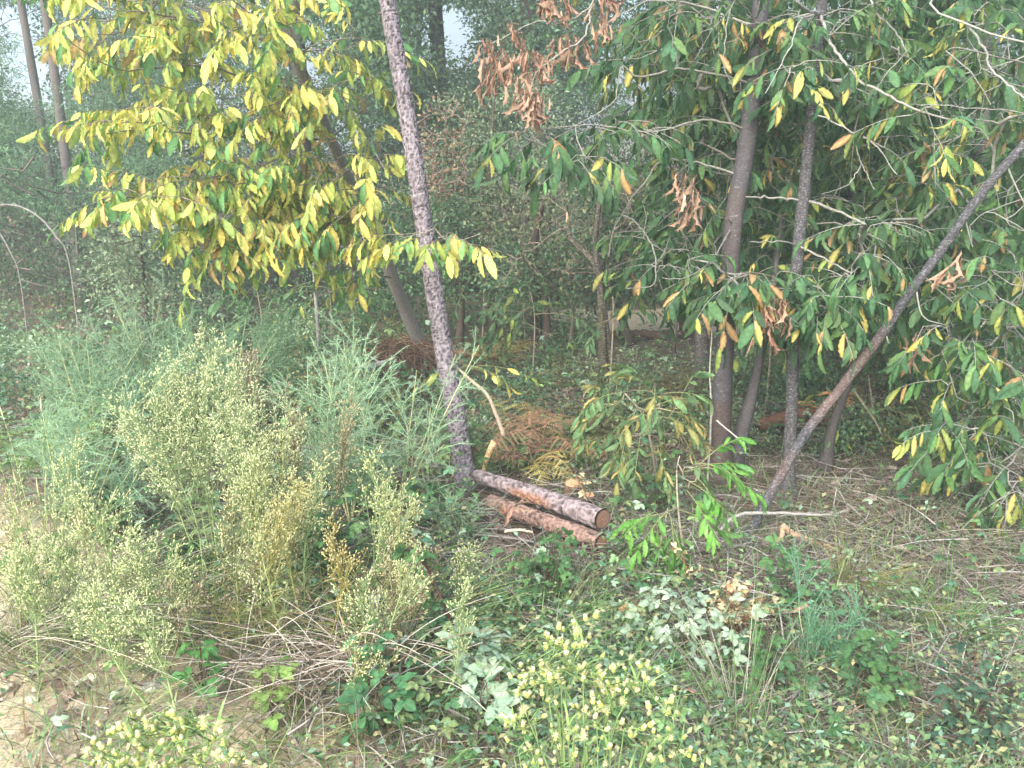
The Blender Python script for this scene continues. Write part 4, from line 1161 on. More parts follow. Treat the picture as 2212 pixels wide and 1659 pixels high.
def sapling(label, stem, shoots, palette, size, droop, r0=0.008, col=S(150, 140, 118), nleaf=(7, 11), keep=300, name='chestnut_sapling', length=0.28):
    base = np.array(stem[0]); root = thing(name, label, 'sapling', base)
    p = spline(stem, 16); g = Geo(); tube(g, p, np.linspace(r0, r0 * 0.4, 16), col, 7, True); obj('stem', g, M_LICHEN, root, True)
    sk = Skeleton(p, np.linspace(r0, r0 * 0.4, 16)); L = []; b = Geo()
    for (q, d) in shoots:
        d2 = sk.reach(np.array(q), 0.1); d = d2 if d is None else np.array(d, float)
        n = rng.integers(nleaf[0], nleaf[1] + 1)
        shoot_leaves(np.array(q), d, n, length * U(0.8, 1.2), size * U(0.9, 1.1), droop, L, palette(np.exp(rng.standard_normal(palette.n) * 0.5)), b, S(120, 128, 84))
    sk.build(b, S(140, 134, 110), 0.002, 0.45, 0.006)
    obj('branches', b, M_TWIG, root, True)
    finish_leaves(root, L, CHEST_WIDE, M_LEAF, keep, variants=min(20, len(L)))


green = mkpal((BrG, 0.9, 0, 0.02), (Grn, 0.1, 0, 0.05))
sapling('bright green young sapling in front of the thick chestnut trunk', [on_ground(P(1482, 1255, 3.5)), P(1466, 1110, 3.55), P(1462, 1020, 3.6), P(1468, 985, 3.6)],
        [(P(1475, 1020, 3.55), (0.7, -0.2, 0.3)), (P(1500, 1010, 3.5), (0.9, 0.1, 0.25)), (P(1490, 1040, 3.5), (0.6, -0.5, -0.2)), (P(1505, 1030, 3.5), (0.5, -0.3, -0.5)), (P(1525, 990, 3.5), (0.5, 0, 0.5)),
         (P(1440, 1105, 3.45), (-0.5, -0.4, -0.3)), (P(1425, 1120, 3.45), (-0.2, -0.3, -0.9)), (P(1450, 1120, 3.4), (0.1, -0.3, -0.9)), (P(1440, 1160, 3.4), (0.1, -0.2, -1)), (P(1430, 1110, 3.5), (-0.8, 0, -0.1)), (P(1465, 1100, 3.5), (0.7, 0, -0.2)), (P(1448, 1180, 3.4), (0, -0.1, -1)), (P(1510, 1000, 3.45), (0.6, -0.5, 0.1)), (P(1530, 1010, 3.45), (0.7, -0.4, -0.1)), (P(1485, 1060, 3.45), (0.3, -0.6, -0.3)), (P(1415, 1105, 3.45), (-0.6, -0.4, -0.1)), (P(1455, 1140, 3.4), (0.3, -0.5, -0.8)), (P(1432, 1145, 3.4), (-0.2, -0.4, -0.9))],
        green, 0.095, 0.3, 0.007, nleaf=(9, 13), length=0.2)
mix1 = mkpal(([S(96, 138, 92), S(110, 150, 98), S(88, 128, 88)], 0.7, 0.05, 0.4), ([S(150, 160, 98), S(172, 168, 108)], 0.22, 0.3, 0.8), (Org, 0.12, 0.2, 0.6))
sapling('young chestnut with brown edged yellowing leaves behind the orange stump', [on_ground(P(1420, 1060, 4.7)), P(1410, 980, 4.55), P(1390, 900, 4.5), P(1350, 850, 4.5)],
        [(P(U(1270, 1490), U(830, 960), U(4.1, 4.6)), None) for _ in range(30)] + [(P(1420, 965, 4.2), (0.2, -0.4, -0.6)), (P(1350, 955, 4.2), (-0.2, -0.4, -0.6)), (P(1430, 900, 4.2), (0.6, -0.4, 0))],
        mix1, 0.11, 0.35, 0.010, nleaf=(7, 10), length=0.18)
mid = mkpal(([S(92, 128, 88), S(80, 116, 82), S(106, 140, 98)], 0.9, 0, 0.05), (YGr, 0.1, 0, 0.2))
for (u, v, Y, w, h, n, lab) in ((560, 760, 7.6, 120, 130, 18, 'bluish green chestnut regrowth below the yellow leaves'), (710, 720, 7.4, 110, 110, 18, 'green chestnut regrowth in the shade left of the yellow trunk'), (1150, 760, 7.6, 130, 130, 22, 'upright green chestnut shoots in the clearing behind the ferns'),
                                (1040, 700, 9.0, 70, 130, 8, 'pale leaved shoot far back in the clearing'), (430, 720, 8.6, 90, 80, 10, 'small chestnut sprout at the foot of the dark trunks'),
                                (1320, 720, 6.6, 50, 100, 7, 'small mottled sprout beside the thin mossy trunk'), (1880, 960, 5.6, 130, 150, 14, 'dark chestnut sprout behind the leaning trunk foot'), (1660, 800, 6.2, 60, 120, 8, 'leafy sprout between the two chestnut stems')):
    b = on_ground(P(u, v, Y))
    sapling(lab, [b, P(u + 5, v - h * 0.5, Y), P(u - 4, v - h, Y)], [(P(u + U(-w, w) * 0.6, v - U(0.15, 1.0) * h, Y + U(-0.5, 0.4)), None) for _ in range(n)], mid, 0.12, 0.55, 0.010, nleaf=(6, 9), keep=80)
yl = mkpal((YGr, 0.5, 0, 0.2), (Yel, 0.5, 0.1, 0.4))
sapling('drooping yellow green sprig crossing the pine trunk low down', [P(960, 830, 5.0), P(990, 800, 4.95), P(1010, 790, 4.9)], [(P(1000, 790, 4.9), (0.6, -0.1, 0.0)), (P(1020, 795, 4.9), (0.9, 0, -0.2)), (P(985, 790, 4.9), (-0.3, -0.3, 0)), (P(1040, 790, 4.9), (0.8, 0.1, 0))], yl, 0.10, 0.7, 0.005, nleaf=(5, 7), name='leafy_sprig')

# ------------------------------------------------------------------ ferns
seed(121)


def frond_geo(g, base, d, length, col, tipcol=None, arch=0.6, pin=14, wid=0.27):
    d = nrm(d); t = np.linspace(0, 1, pin + 4)
    hor = nrm(np.array((d[0], d[1], 0.0)) + 1e-9); el = math.asin(max(-0.99, min(0.99, d[2]))) - 1.9 * arch * t ** 1.6
    step = (hor * np.cos(el)[:, None] + np.array((0, 0, 1.0)) * np.sin(el)[:, None]) * (length / len(t))
    path = base + np.cumsum(step, 0)
    side = nrm(np.cross(d, (0, 0, 1.0)) + 1e-6); dirs = nrm(np.gradient(path, axis=0))
    tube(g, path, np.linspace(0.0035, 0.001, len(t)), np.asarray(col) * 0.8, 3, False)
    for s in (-1, 1):
        idx = np.arange(4, len(t)); n = len(idx)
        L = length * wid * np.sin(np.pi * np.clip((t[idx] - 0.08) / 0.95, 0, 1) ** 0.55) * U(0.7, 1.15, n) + 0.01
        dd = nrm(side * s + dirs[idx] * 0.35 + np.array((0, 0, -0.3)) + rng.standard_normal((n, 3)) * 0.2)
        up = nrm(np.cross(dirs[idx], side * 1.0) * -1 + np.array((0, 0, 0.4)) + rng.standard_normal((n, 3)) * 0.08)
        up = np.where(up[:, 2:3] < 0, -up, up)
        c = np.asarray(col)[None] * np.exp(rng.standard_normal((n, 1)) * 0.2)
        if tipcol is not None: c = c * (1 - t[idx][:, None]) + np.asarray(tipcol) * t[idx][:, None]
        place(g, PINNA, path[idx], dd, up, L, c, 0, wid=1.0)


def pinna(n=9):
    V, T = [], []
    for i in range(n):
        y = i / n; w = 0.13 * (1 - 0.75 * y)
        for s in (-1, 1):
            k = len(V); V += [(0, y, 0), (s * w, y + 0.35 / n + 0.03, 0.01), (0, y + 0.62 / n, 0)]; T.append((k, k + 1, k + 2))
    return Tpl(V, T)


PINNA = pinna()


def fern(label, base, n, length, cols, arch=0.6, spread=(0, 2 * math.pi), up=(0.5, 1.2), tip=None):
    base = np.array(base); root = thing('bracken_fern', label, 'fern', base, 'bracken ferns')
    for k in range(n):
        a = U(*spread); g = Geo()
        frond_geo(g, base + (0, 0, 0.05), np.array((math.cos(a), math.sin(a), U(*up))), length * U(0.7, 1.15), cols[rng.integers(len(cols))] * U(0.85, 1.1), tip, arch)
        obj('frond', g, M_DRY if tip is not None or cols[0][0] > 1.5 * cols[0][1] else M_LEAF, root)


FB = [S(160, 116, 92), S(142, 104, 84), S(172, 132, 104)]; FY = [S(178, 166, 96), S(192, 166, 100)]; FG = [S(104, 140, 82), S(92, 128, 80), S(116, 148, 86)]
fern('rust brown bracken collapsed in front of the clearing', on_ground(P(1170, 975, 4.95), 0.15), 8, 0.5, FB, 1.0, up=(0.6, 1.8))
fern('yellow green bracken arching over the rust brown one', on_ground(P(1160, 930, 5.3), 0.1), 8, 0.55, FG + FY, 0.9, up=(0.5, 1.2))
fern('dry bracken with yellow tips low behind the orange stump', on_ground(P(1150, 1020, 4.75), 0.08), 10, 0.42, FB + FY, 0.7, up=(0.3, 0.8))
fern('yellow bracken frond far back in the clearing', on_ground(P(1070, 760, 8.0)), 6, 0.6, FY, 0.7)
fern('green bracken left of the hanging curved twig', on_ground(P(1020, 960, 5.0)), 9, 0.5, FG, 0.7)
fern('large fresh green bracken at the left edge', on_ground(P(30, 1000, 4.3)), 5, 0.85, [S(134, 166, 112), S(122, 154, 106)], 0.45, up=(1.2, 2.6))
fern('green bracken with an orange frond at the left edge', on_ground(P(130, 990, 4.4)), 5, 0.75, [S(134, 166, 112), S(200, 160, 100), S(140, 170, 112)], 0.45, up=(1.2, 2.6))
fern('dull green bracken between the gorse and the left edge', on_ground(P(230, 850, 6.0)), 12, 0.7, FG, 0.7)
fern('yellowing bracken at the foot of the yellow tree', on_ground(P(800, 730, 8.2)), 10, 0.6, FY + FG, 0.7)
for (u, v, Y, lab) in ((1790, 850, 6.2, 'olive bracken behind the leaning trunk'), (1950, 870, 6.0, 'straw coloured bracken at right behind the leaning trunk'), (1600, 860, 7.0, 'bracken between the chestnut stems far back'), (1440, 800, 6.8, 'dull bracken left of the thick trunk'), (2090, 830, 5.8, 'bracken in the shade at the right edge')):
    fern(lab, on_ground(P(u, v, Y)), 10, 0.55, [S(128, 126, 80), S(140, 122, 84), S(110, 122, 78)], 0.8)

fern('rust brown bracken right of the curved twig', on_ground(P(1110, 930, 5.2), 0.12), 5, 0.45, FB + FY, 0.9, up=(0.6, 1.6))
fern('brown bracken heap behind the orange stump', on_ground(P(1260, 960, 5.0), 0.05), 7, 0.4, FB + FG, 0.9, up=(0.4, 1.2))

# ------------------------------------------------------------------ gorse
seed(131)


def spray(gs, gn, p0, d, L, col, dens=170, spine=0.022, stemcol=S(168, 178, 128), r=0.0028):
    d = nrm(d); n = 9; t = np.linspace(0, 1, n)[:, None]
    w = rng.standard_normal(3) * 0.08
    path = p0 + d * L * t + np.array((w[0], w[1], -0.10 + w[2] * 0.3)) * L * t ** 2
    tube(gs, path, np.linspace(r, 0.001, n), stemcol, 4, False)
    m = int(dens * L); tt = U(0.06, 1, m); i = tt * (n - 1); k = np.minimum(i.astype(int), n - 2)
    pos = path[k] + (path[k + 1] - path[k]) * (i - k)[:, None]
    dd = nrm(rng.standard_normal((m, 3)) + d * 0.7)
    place(gn, NEEDLE, pos, dd, rng.standard_normal((m, 3)), spine * U(0.6, 1.3, m), np.asarray(col) * np.exp(rng.standard_normal((m, 1)) * 0.16), 0, wid=0.09)
    return path


def gorse(label, base, tips, col, side=14, L=(0.12, 0.3), dens=280, spine=0.024, r=0.006, sc=S(190, 190, 140)):
    base = np.array(base); root = thing('gorse_bush', label, 'gorse', base, 'gorse bushes')
    gs, gn = Geo(), Geo()
    for tip in tips:
        tip = np.array(tip); d = tip - base; LL = np.linalg.norm(d)
        path = spline([base, base + d * 0.5 + (U(-.06, .06), 0, 0.04 * LL), tip], 24)
        tube(gs, path, np.linspace(r, r * 0.25, 24), sc, 5, False)
        spray(gs, gn, path[16], path[23] - path[16], np.linalg.norm(path[23] - path[16]), col, dens, spine, np.asarray(col) * 1.1)
        for _ in range(side):
            i = rng.integers(7, 23); q = nrm(path[i] - path[i - 1])
            dd = nrm(q * 0.8 + rng.standard_normal(3) * 0.6 + (0, 0, 0.15))
            pp = spray(gs, gn, path[i], dd, U(*L), col, dens, spine, np.asarray(col) * 1.1, r * 0.4)
            for _ in range(2):
                j = rng.integers(2, 8); spray(gs, gn, pp[j], nrm(dd + rng.standard_normal(3) * 0.6), U(0.05, 0.12), col, dens, spine, np.asarray(col) * 1.1, r * 0.3)
    obj('stems', gs, M_TWIG, root, kind='stuff'); obj('spines', gn, M_LEAF, root, kind='stuff')


GC = S(150, 178, 144)
gorse('spiky grey green gorse in front of the pine trunk', on_ground(P(860, 1120, 4.3)), [P(1035, 745, 4.2), P(985, 765, 4.3), P(900, 800, 4.2), P(930, 880, 4.1), P(960, 960, 4.1), P(860, 840, 4.1), P(880, 920, 4.0)], GC, 6)
gorse('tall upright gorse spikes left of the pine trunk', on_ground(P(740, 1080, 4.3)), [P(742, 735, 4.3), P(770, 730, 4.35), P(790, 745, 4.4), P(700, 770, 4.3), P(812, 790, 4.3), P(720, 820, 4.2), P(660, 830, 4.2), P(800, 850, 4.2), P(600, 850, 4.3), P(770, 800, 4.2)], GC * 1.08, 16)
gorse('low gorse filling the hollow between the fleabanes and pine', on_ground(P(760, 1180, 4.0)), [P(U(640, 930), U(870, 1010), U(3.7, 4.3)) for _ in range(10)], GC * 0.85, 14)
gorse('gorse with long bare spikes below the grey bush', on_ground(P(330, 880, 5.6)), [P(240, 640, 5.6), P(290, 660, 5.6), P(345, 650, 5.7), P(300, 700, 5.5), P(200, 720, 5.5), P(130, 735, 5.4), P(370, 720, 5.6), P(260, 740, 5.4), P(400, 700, 5.6)], S(136, 164, 134), 20, (0.15, 0.35), 220)
gorse('dense gorse mound at the left behind the bracken', on_ground(P(200, 900, 5.2)), [P(U(60, 420), U(720, 850), U(4.8, 5.6)) for _ in range(16)], S(128, 160, 128), 18, (0.15, 0.3), 220)
gorse('pale gorse filling the space below the left bracken', on_ground(P(170, 1080, 3.9)), [P(U(40, 330), U(870, 1020), U(3.6, 4.2)) for _ in range(14)], S(140, 170, 138), 14)
gorse('gorse mound behind the tall fleabane', on_ground(P(500, 860, 5.4)), [P(U(400, 640), U(660, 800), U(5.0, 5.7)) for _ in range(14)], S(126, 158, 124), 18, (0.15, 0.3), 220)
gorse('thin young gorse stem standing in the right foreground', on_ground(P(1752, 1540, 2.7)), [P(1728, 1230, 2.75), P(1850, 1330, 2.75), P(1800, 1350, 2.7), P(1745, 1330, 2.7), P(1780, 1400, 2.7)], S(96, 140, 108), 14, (0.06, 0.16), 420, 0.014, 0.0032, S(170, 170, 136))
for (u, v, Y, lab) in ((980, 1180, 3.8, 'gorse sprigs at the foot of the pine'), (1460, 1480, 2.9, 'low gorse sprigs in the middle foreground')):
    gorse(lab, on_ground(P(u, v, Y)), [P(u + U(-90, 90), v - U(40, 150), Y + U(-0.2, 0.2)) for _ in range(7)], GC * 0.75, 8, (0.08, 0.2), 300, 0.016, 0.003, S(150, 160, 120))

# ------------------------------------------------------------------ fleabanes
seed(141)


def lathe_tpl(prof, sides):
    V, T = [], []
    th = np.linspace(0, 2 * np.pi, sides, endpoint=False)
    for r, y in prof:
        V += [(r * math.cos(t), y, r * math.sin(t)) for t in th]
    for k in range(len(prof) - 1):
        for j in range(sides):
            a, b = k * sides + j, k * sides + (j + 1) % sides
            T += [(a, a + sides, b), (b, a + sides, b + sides)]
    V.append((0, prof[-1][1] - 0.04, 0)); n = len(V) - 1; o = (len(prof) - 1) * sides
    T += [(o + (j + 1) % sides, o + j, n) for j in range(sides)]
    E = [0.0] * len(V)
    for k in range(len(prof)):
        for j in range(sides): E[k * sides + j] = max(0.0, (prof[k][1] - 0.55) / 0.45)
    E[-1] = 1.0
    return Tpl(V, T, E)


BUD = lathe_tpl([(0.0, 0), (0.27, 0.22), (0.2, 0.7), (0.24, 1.0)], 4)
HEAD = lathe_tpl([(0.05, 0), (0.30, 0.1), (0.37, 0.3), (0.31, 0.58), (0.25, 0.8), (0.30, 1.0)], 9)


def fleabane(label, base, top, col, headcol, nlat=22, spread=0.55, heads=6, lean=None, head=0.009, low=0.38, leafcol=None, stemcol=None, width=1.0):
    base, top = np.array(base, float), np.array(top, float)
    root = thing('fleabane_plant', label, 'wildflower', base, 'fleabane plants')
    ax = top - base; H = np.linalg.norm(ax); mid = base + ax * 0.5 + np.array((U(-0.1, 0.1), U(-0.08, 0.08), 0.02)) * H
    p = spline([base, mid, top], 40); gs, gl, gh_ = Geo(), Geo(), Geo()
    stemcol = np.asarray(col) * 0.75 if stemcol is None else stemcol
    tube(gs, p, np.linspace(0.0045, 0.0012, 40), stemcol, 5, False)
    hp, hd = [], []
    for k in range(nlat):
        t = low + (0.98 - low) * (k + U(0, 1)) / nlat; i = int(t * 39); q = p[i]; up = nrm(p[min(i + 1, 39)] - p[i - 1])
        a = U(0, 2 * np.pi); L = H * U(0.26, 0.46) * (1.12 - t) * width + 0.03
        d = nrm(up + np.array((math.cos(a), math.sin(a), 0)) * U(0.35, 0.75) * spread * 1.4)
        tt = np.linspace(0, 1, 7)[:, None]; lp = q + d * L * tt + up * L * 0.25 * tt ** 2
        tube(gs, lp, np.linspace(0.0018, 0.0008, 7), stemcol, 3, False)
        for m in range(max(3, int(heads * L / 0.12))):
            j = rng.integers(2, 7); d2 = nrm(d + rng.standard_normal(3) * 0.45 + (0, 0, 0.25)); l2 = U(0.02, 0.07)
            e = lp[j] + d2 * l2; tube(gs, [lp[j], e], [0.0009, 0.0006], stemcol, 3, False)
            hp.append(e); hd.append(d2)
            for _ in range(3):
                d3 = nrm(d2 + rng.standard_normal(3) * 0.6); s0 = lp[j] + d2 * l2 * U(0.3, 0.9); e3 = s0 + d3 * U(0.01, 0.025)
                tube(gs, [s0, e3], [0.0006, 0.0005], stemcol, 3, False); hp.append(e3); hd.append(d3)
    hp, hd = np.array(hp), np.array(hd); n = len(hp)
    place(gh_, BUD, hp, hd, rng.standard_normal((n, 3)), head * U(0.7, 1.25, n), np.asarray(headcol) * np.exp(rng.standard_normal((n, 1)) * 0.14), 0.5, S(228, 226, 196))
    nl = int(90 * H); t = U(0.03, 0.8, nl); i = (t * 39).astype(int); a = U(0, 2 * np.pi, nl)
    ld = nrm(np.stack([np.cos(a), np.sin(a), U(-0.3, 1.1, nl)], 1))
    lc = np.asarray(col if leafcol is None else leafcol)
    place(gl, BLADE, p[i], ld, (0, 0, 1.0), U(0.03, 0.085, nl) * (1.15 - 0.5 * t), lc * np.exp(rng.standard_normal((nl, 1)) * 0.22), 0, wid=0.09)
    obj('stem', gs, M_TWIG, root); obj('leaves', gl, M_LEAF, root, kind='stuff'); obj('flower_heads', gh_, M_FLOWER, root, kind='stuff')


FG1, FH = S(164, 186, 130), S(208, 218, 164)
FS = [((500, 1235, 3.25), (480, 800, 3.25), 1.2, FG1, FH, 'wide fleabane on the right side of the pale clump'),
      ((440, 1250, 3.2), (300, 900, 3.15), 1.2, FG1, FH, 'lowest fleabane at the left end of the pale clump'),
      ((520, 1250, 3.15), (500, 900, 3.1), 1.2, FG1, FH, 'fleabane filling the front of the pale clump'),
      ((590, 1260, 3.15), (610, 930, 3.1), 1.0, S(176, 186, 124), FH, 'pale fleabane between the clump and half dry one'),
      ((560, 1330, 2.95), (540, 1010, 2.95), 1.0, S(176, 186, 120), FH, 'lower pale fleabane under the clump'),
      ((660, 1360, 2.9), (640, 1060, 2.9), 0.9, S(180, 178, 112), S(206, 200, 138), 'yellowing fleabane left of the short pale one'),
      ((80, 1450, 2.6), (60, 1200, 2.6), 1.1, S(168, 190, 130), S(210, 220, 160), 'pale fleabane touching the left edge'),
      ((330, 1450, 2.7), (300, 1180, 2.7), 1.1, S(168, 190, 130), S(210, 220, 160), 'pale fleabane above the bare soil'),
      ((470, 1230, 3.35), (452, 752, 3.45), 1.15, FG1, FH, 'tall bushy fleabane, highest of the pale clump at left'),
      ((455, 1240, 3.3), (330, 830, 3.3), 1.1, FG1, FH, 'fleabane leaning left at the left end of the pale clump'),
      ((465, 1230, 3.3), (390, 800, 3.4), 1.0, FG1, FH, 'fleabane in the middle of the pale clump at left'),
      ((475, 1230, 3.35), (420, 850, 3.2), 0.9, FG1, FH, 'lower fleabane in front of the pale clump at left'),
      ((540, 1240, 3.3), (545, 880, 3.2), 0.9, FG1, FH, 'upright fleabane just right of the pale clump'),
      ((600, 1250, 3.3), (575, 960, 3.1), 0.7, S(164, 166, 106), FH, 'yellowing fleabane below the dry brown one'),
      ((520, 1180, 3.7), (530, 778, 3.75), 1.0, S(140, 120, 98), S(186, 164, 136), 'dry brown fleabane behind the pale clump'),
      ((640, 1250, 3.3), (640, 900, 3.35), 0.8, S(150, 140, 100), S(192, 184, 138), 'half dry fleabane between the clump and the gorse'),
      ((660, 1330, 3.0), (695, 1030, 3.0), 0.9, FG1, S(206, 208, 146), 'short pale fleabane below the gorse'),
      ((760, 1350, 2.95), (815, 1028, 2.95), 1.0, FG1, S(202, 206, 140), 'spreading fleabane with its top near the gorse foot'),
      ((745, 1200, 3.5), (752, 880, 3.5), 0.8, S(146, 136, 100), S(188, 176, 130), 'thin brownish fleabane in front of the gorse'),
      ((620, 1420, 2.8), (600, 1130, 2.8), 0.9, S(170, 166, 100), S(196, 190, 128), 'yellowish fleabane stem above the dead stalks'),
      ((700, 1430, 2.75), (720, 1160, 2.75), 0.8, S(176, 166, 96), S(196, 186, 120), 'yellow stemmed fleabane right above the dead stalks'),
      ((520, 1400, 2.8), (500, 1090, 2.85), 0.9, S(150, 156, 104), S(190, 190, 136), 'fleabane in the middle of the left weeds'),
      ((430, 1430, 2.75), (390, 1240, 2.75), 1.0, FG1, S(200, 208, 142), 'short bushy fleabane at the edge of the bare soil'),
      ((340, 1560, 2.4), (210, 1300, 2.4), 1.0, S(168, 190, 130), S(210, 220, 160), 'slanting fleabane over the bare stony soil'),
      ((390, 1600, 2.35), (290, 1330, 2.35), 1.0, S(168, 190, 130), S(210, 220, 160), 'second slanting fleabane over the bare stony soil'),
      ((250, 1400, 2.8), (200, 1090, 2.8), 1.0, S(168, 190, 130), S(210, 220, 160), 'fleabane among the grasses at the left edge'),
      ((170, 1350, 2.8), (130, 1180, 2.8), 1.1, S(168, 190, 130), S(210, 220, 160), 'low fleabane near the left edge'),
      ((120, 1290, 3.2), (150, 990, 3.2), 0.9, S(168, 190, 130), S(210, 220, 160), 'fleabane below the bracken at the left edge'),
      ((870, 1440, 2.7), (880, 1260, 2.7), 0.7, S(160, 166, 104), S(190, 194, 134), 'small fleabane right of the dead stalks'),
      ((1000, 1400, 2.9), (1010, 1210, 2.9), 0.7, S(130, 156, 104), S(180, 190, 130), 'thin fleabane left of the white stick'),
      ((970, 1560, 2.4), (1000, 1290, 2.45), 0.6, S(150, 172, 120), S(180, 196, 136), 'slender green fleabane beside the dark bramble cane')]
for (b, t, w, c, h, lab) in FS:
    dry = c[0] > c[1] * 1.05
    fleabane(lab, on_ground(P(*b)), P(*t), c, h * 1.0, int(22 * w) + 5, 0.6 * w, 4, width=w * 1.05)

seed(145)
weeds = []
for k in range(26):
    u_, v_ = U(20, 960), U(1200, 1560)
    if u_ < 450 and v_ > 1460: continue
    b_ = G(u_, v_); weeds.append((b_, b_ + np.array((U(-0.14, 0.14), U(-0.1, 0.1), U(0.22, 0.5))), k % 4, v_ > 1380, u_))
ORD = ['first', 'second', 'third', 'fourth', 'fifth', 'sixth', 'seventh', 'eighth', 'ninth', 'tenth', 'eleventh', 'twelfth', 'thirteenth', 'fourteenth', 'fifteenth', 'sixteenth']
for row in (False, True):
    for n_, (b_, t_, k, _, _u) in enumerate(sorted([w for w in weeds if w[3] == row], key=lambda w: w[4])):
        lab = 'small %s fleabane weed, %s from left in the %s row of low weeds' % (('pale green', 'bluish green', 'yellowish', 'dry brown')[k], ORD[n_], 'nearer' if row else 'farther')
        fleabane(lab, b_, t_, [S(160, 176, 118), S(150, 172, 120), S(176, 176, 116), S(150, 140, 108)][k], S(200, 208, 150) if k < 3 else S(176, 160, 128), 10, 0.8, 5, width=1.2, low=0.3)

# the two flowering plants right before the lens
seed(151)
FHEAD = [S(216, 222, 140), S(200, 212, 124), S(226, 228, 160), S(188, 204, 112)]
hmesh = []
for k in range(8):
    g = Geo(); place(g, HEAD, np.zeros((1, 3)), np.array([[0, 1.0, 0]]), np.array([[0, 0, 1.0]]), 1.0, FHEAD[k % 4] * (0.66 + 0.04 * k), 0.6, S(232, 230, 196))
    hmesh.append(make_mesh('flower_head', *g.arrays(), M_FLOWER, True))
pmesh = []
for k in range(3):
    g = Geo(); n = 110; d = nrm(rng.standard_normal((n, 3)) + (0, 0.5, 0)); place(g, NEEDLE, d * 0.1, d, rng.standard_normal((n, 3)), U(0.7, 1.0, n), S(244, 240, 196), wid=0.05)
    place(g, HEAD, np.array([[0, -0.75, 0]]), np.array([[0, 1.0, 0]]), np.array([[0, 0, 1.0]]), 0.75, FHEAD[1] * 0.9, 0.4, S(240, 236, 190))
    pmesh.append(make_mesh('seed_head', *g.arrays(), M_FLOWER))


def near_fleabane(label, base, crown, stems, nhead, size):
    """crown: function giving a point of the flowering top; stems: number of upright stems."""
    root = thing('fleabane_plant', label, 'wildflower', base, 'fleabane plants')
    base = np.array(base); tops = [crown() for _ in range(nhead)]
    c = np.mean(tops, 0); sk = Skeleton(spline([base, base + (c - base) * 0.55 + (0.01, 0.01, 0), c - np.array((0, 0, 0.06))], 20), np.linspace(0.003, 0.002, 20))
    g = Geo(); tube(g, np.array(sk.pos), np.linspace(0.003, 0.002, 20), S(112, 138, 88), 7, False)
    for k in range(stems):
        e = tops[rng.integers(nhead)] - np.array((0, 0, 0.045)); a = np.array(sk.pos[rng.integers(6, 18)])
        sk.add_path(spline([a, (a + e) / 2 + np.array((U(-.01, .01), U(-.01, .01), -0.02)), e], 9), np.linspace(0.0014, 0.0009, 9))
    tops.sort(key=lambda q: np.linalg.norm(q - c)); L = []
    b = off_of(root)
    for q in tops:
        s = size * U(0.65, 1.2); d = sk.reach(q - np.array((0, 0, s * 0.2)), -0.1)
        d = nrm(d * 0.6 + np.array((U(-.25, .25), U(-.25, .25), 0.9)))
        puff = rng.random() < 0.09
        o = bpy.data.objects.new('seed_head' if puff else 'flower_head', (pmesh if puff else hmesh)[rng.integers(3 if puff else 8)])
        F_ = frames(d[None], nrm(rng.standard_normal((1, 3))))[0] * s * (1.0 if not puff else 0.95)
        o.matrix_local = Matrix(np.c_[np.r_[F_, np.zeros((1, 3))], np.r_[q - b, 1.0]].tolist()); COL.objects.link(o); o.parent = root
    sk.build(g, S(118, 144, 92), 0.00055, 0.32, 0.002, 0.15); obj('stem', g, M_TWIG, root, True)
    lg = Geo(); A = np.array(sk.pos); nl = 160; i = rng.integers(0, len(A), nl); a = U(0, 2 * np.pi, nl)
    place(lg, BLADE, A[i], nrm(np.stack([np.cos(a), np.sin(a), U(0, 1.2, nl)], 1)), (0, 0, 1.0), U(0.012, 0.04, nl), S(136, 162, 100) * np.exp(rng.standard_normal((nl, 1)) * 0.15), wid=0.09)
    zl = U(0.1, 0.75, 60); a = U(0, 2 * np.pi, 60)
    place(lg, BLADE, base + (c - base) * zl[:, None], nrm(np.stack([np.cos(a), np.sin(a), U(0, 0.8, 60)], 1)), (0, 0, 1.0), U(0.04, 0.09, 60), S(120, 150, 92), wid=0.1)
    obj('leaves', lg, M_LEAF, root, kind='stuff')


def crown_of(clusters, Y0, Y1):
    w = np.array([c[4] for c in clusters], float); w /= w.sum()

    def f():
        k = rng.choice(len(clusters), p=w); u, v, su, sv, _ = clusters[k]
        return P(u + rng.standard_normal() * su, v + rng.standard_normal() * sv, U(Y0, Y1))
    return f


near_fleabane('flowering fleabane close up at the bottom right of centre', on_ground((0.13, 0.98, 0)), crown_of([(1230, 1390, 28, 22, 3), (1150, 1480, 30, 22, 2.5), (1190, 1440, 22, 25, 2), (1250, 1460, 26, 22, 3), (1320, 1480, 25, 20, 2.5), (1390, 1470, 30, 25, 2), (1290, 1530, 30, 22, 2.5), (1440, 1540, 22, 20, 1.5), (1120, 1560, 25, 16, 1.5), (1390, 1590, 30, 25, 1.6), (1450, 1620, 26, 20, 1.4), (1250, 1580, 40, 22, 1.6), (1490, 1640, 15, 15, 0.7), (1160, 1620, 40, 25, 1.4), (1320, 1650, 50, 20, 1.6), (1230, 1650, 40, 20, 1.2)], 0.80, 0.96), 30, 240, 0.0082)
near_fleabane('flowering fleabane close up at the bottom left edge', on_ground((-0.30, 0.88, 0)), crown_of([(260, 1590, 30, 18, 2), (330, 1570, 30, 16, 2.5), (400, 1575, 28, 16, 2), (230, 1640, 26, 18, 2), (300, 1650, 35, 16, 2), (380, 1640, 35, 20, 2), (460, 1600, 28, 16, 1.2), (520, 1640, 30, 12, 1), (440, 1560, 25, 12, 0.8)], 0.74, 0.86), 18, 150, 0.0082)

# ------------------------------------------------------------------ brambles
seed(161)


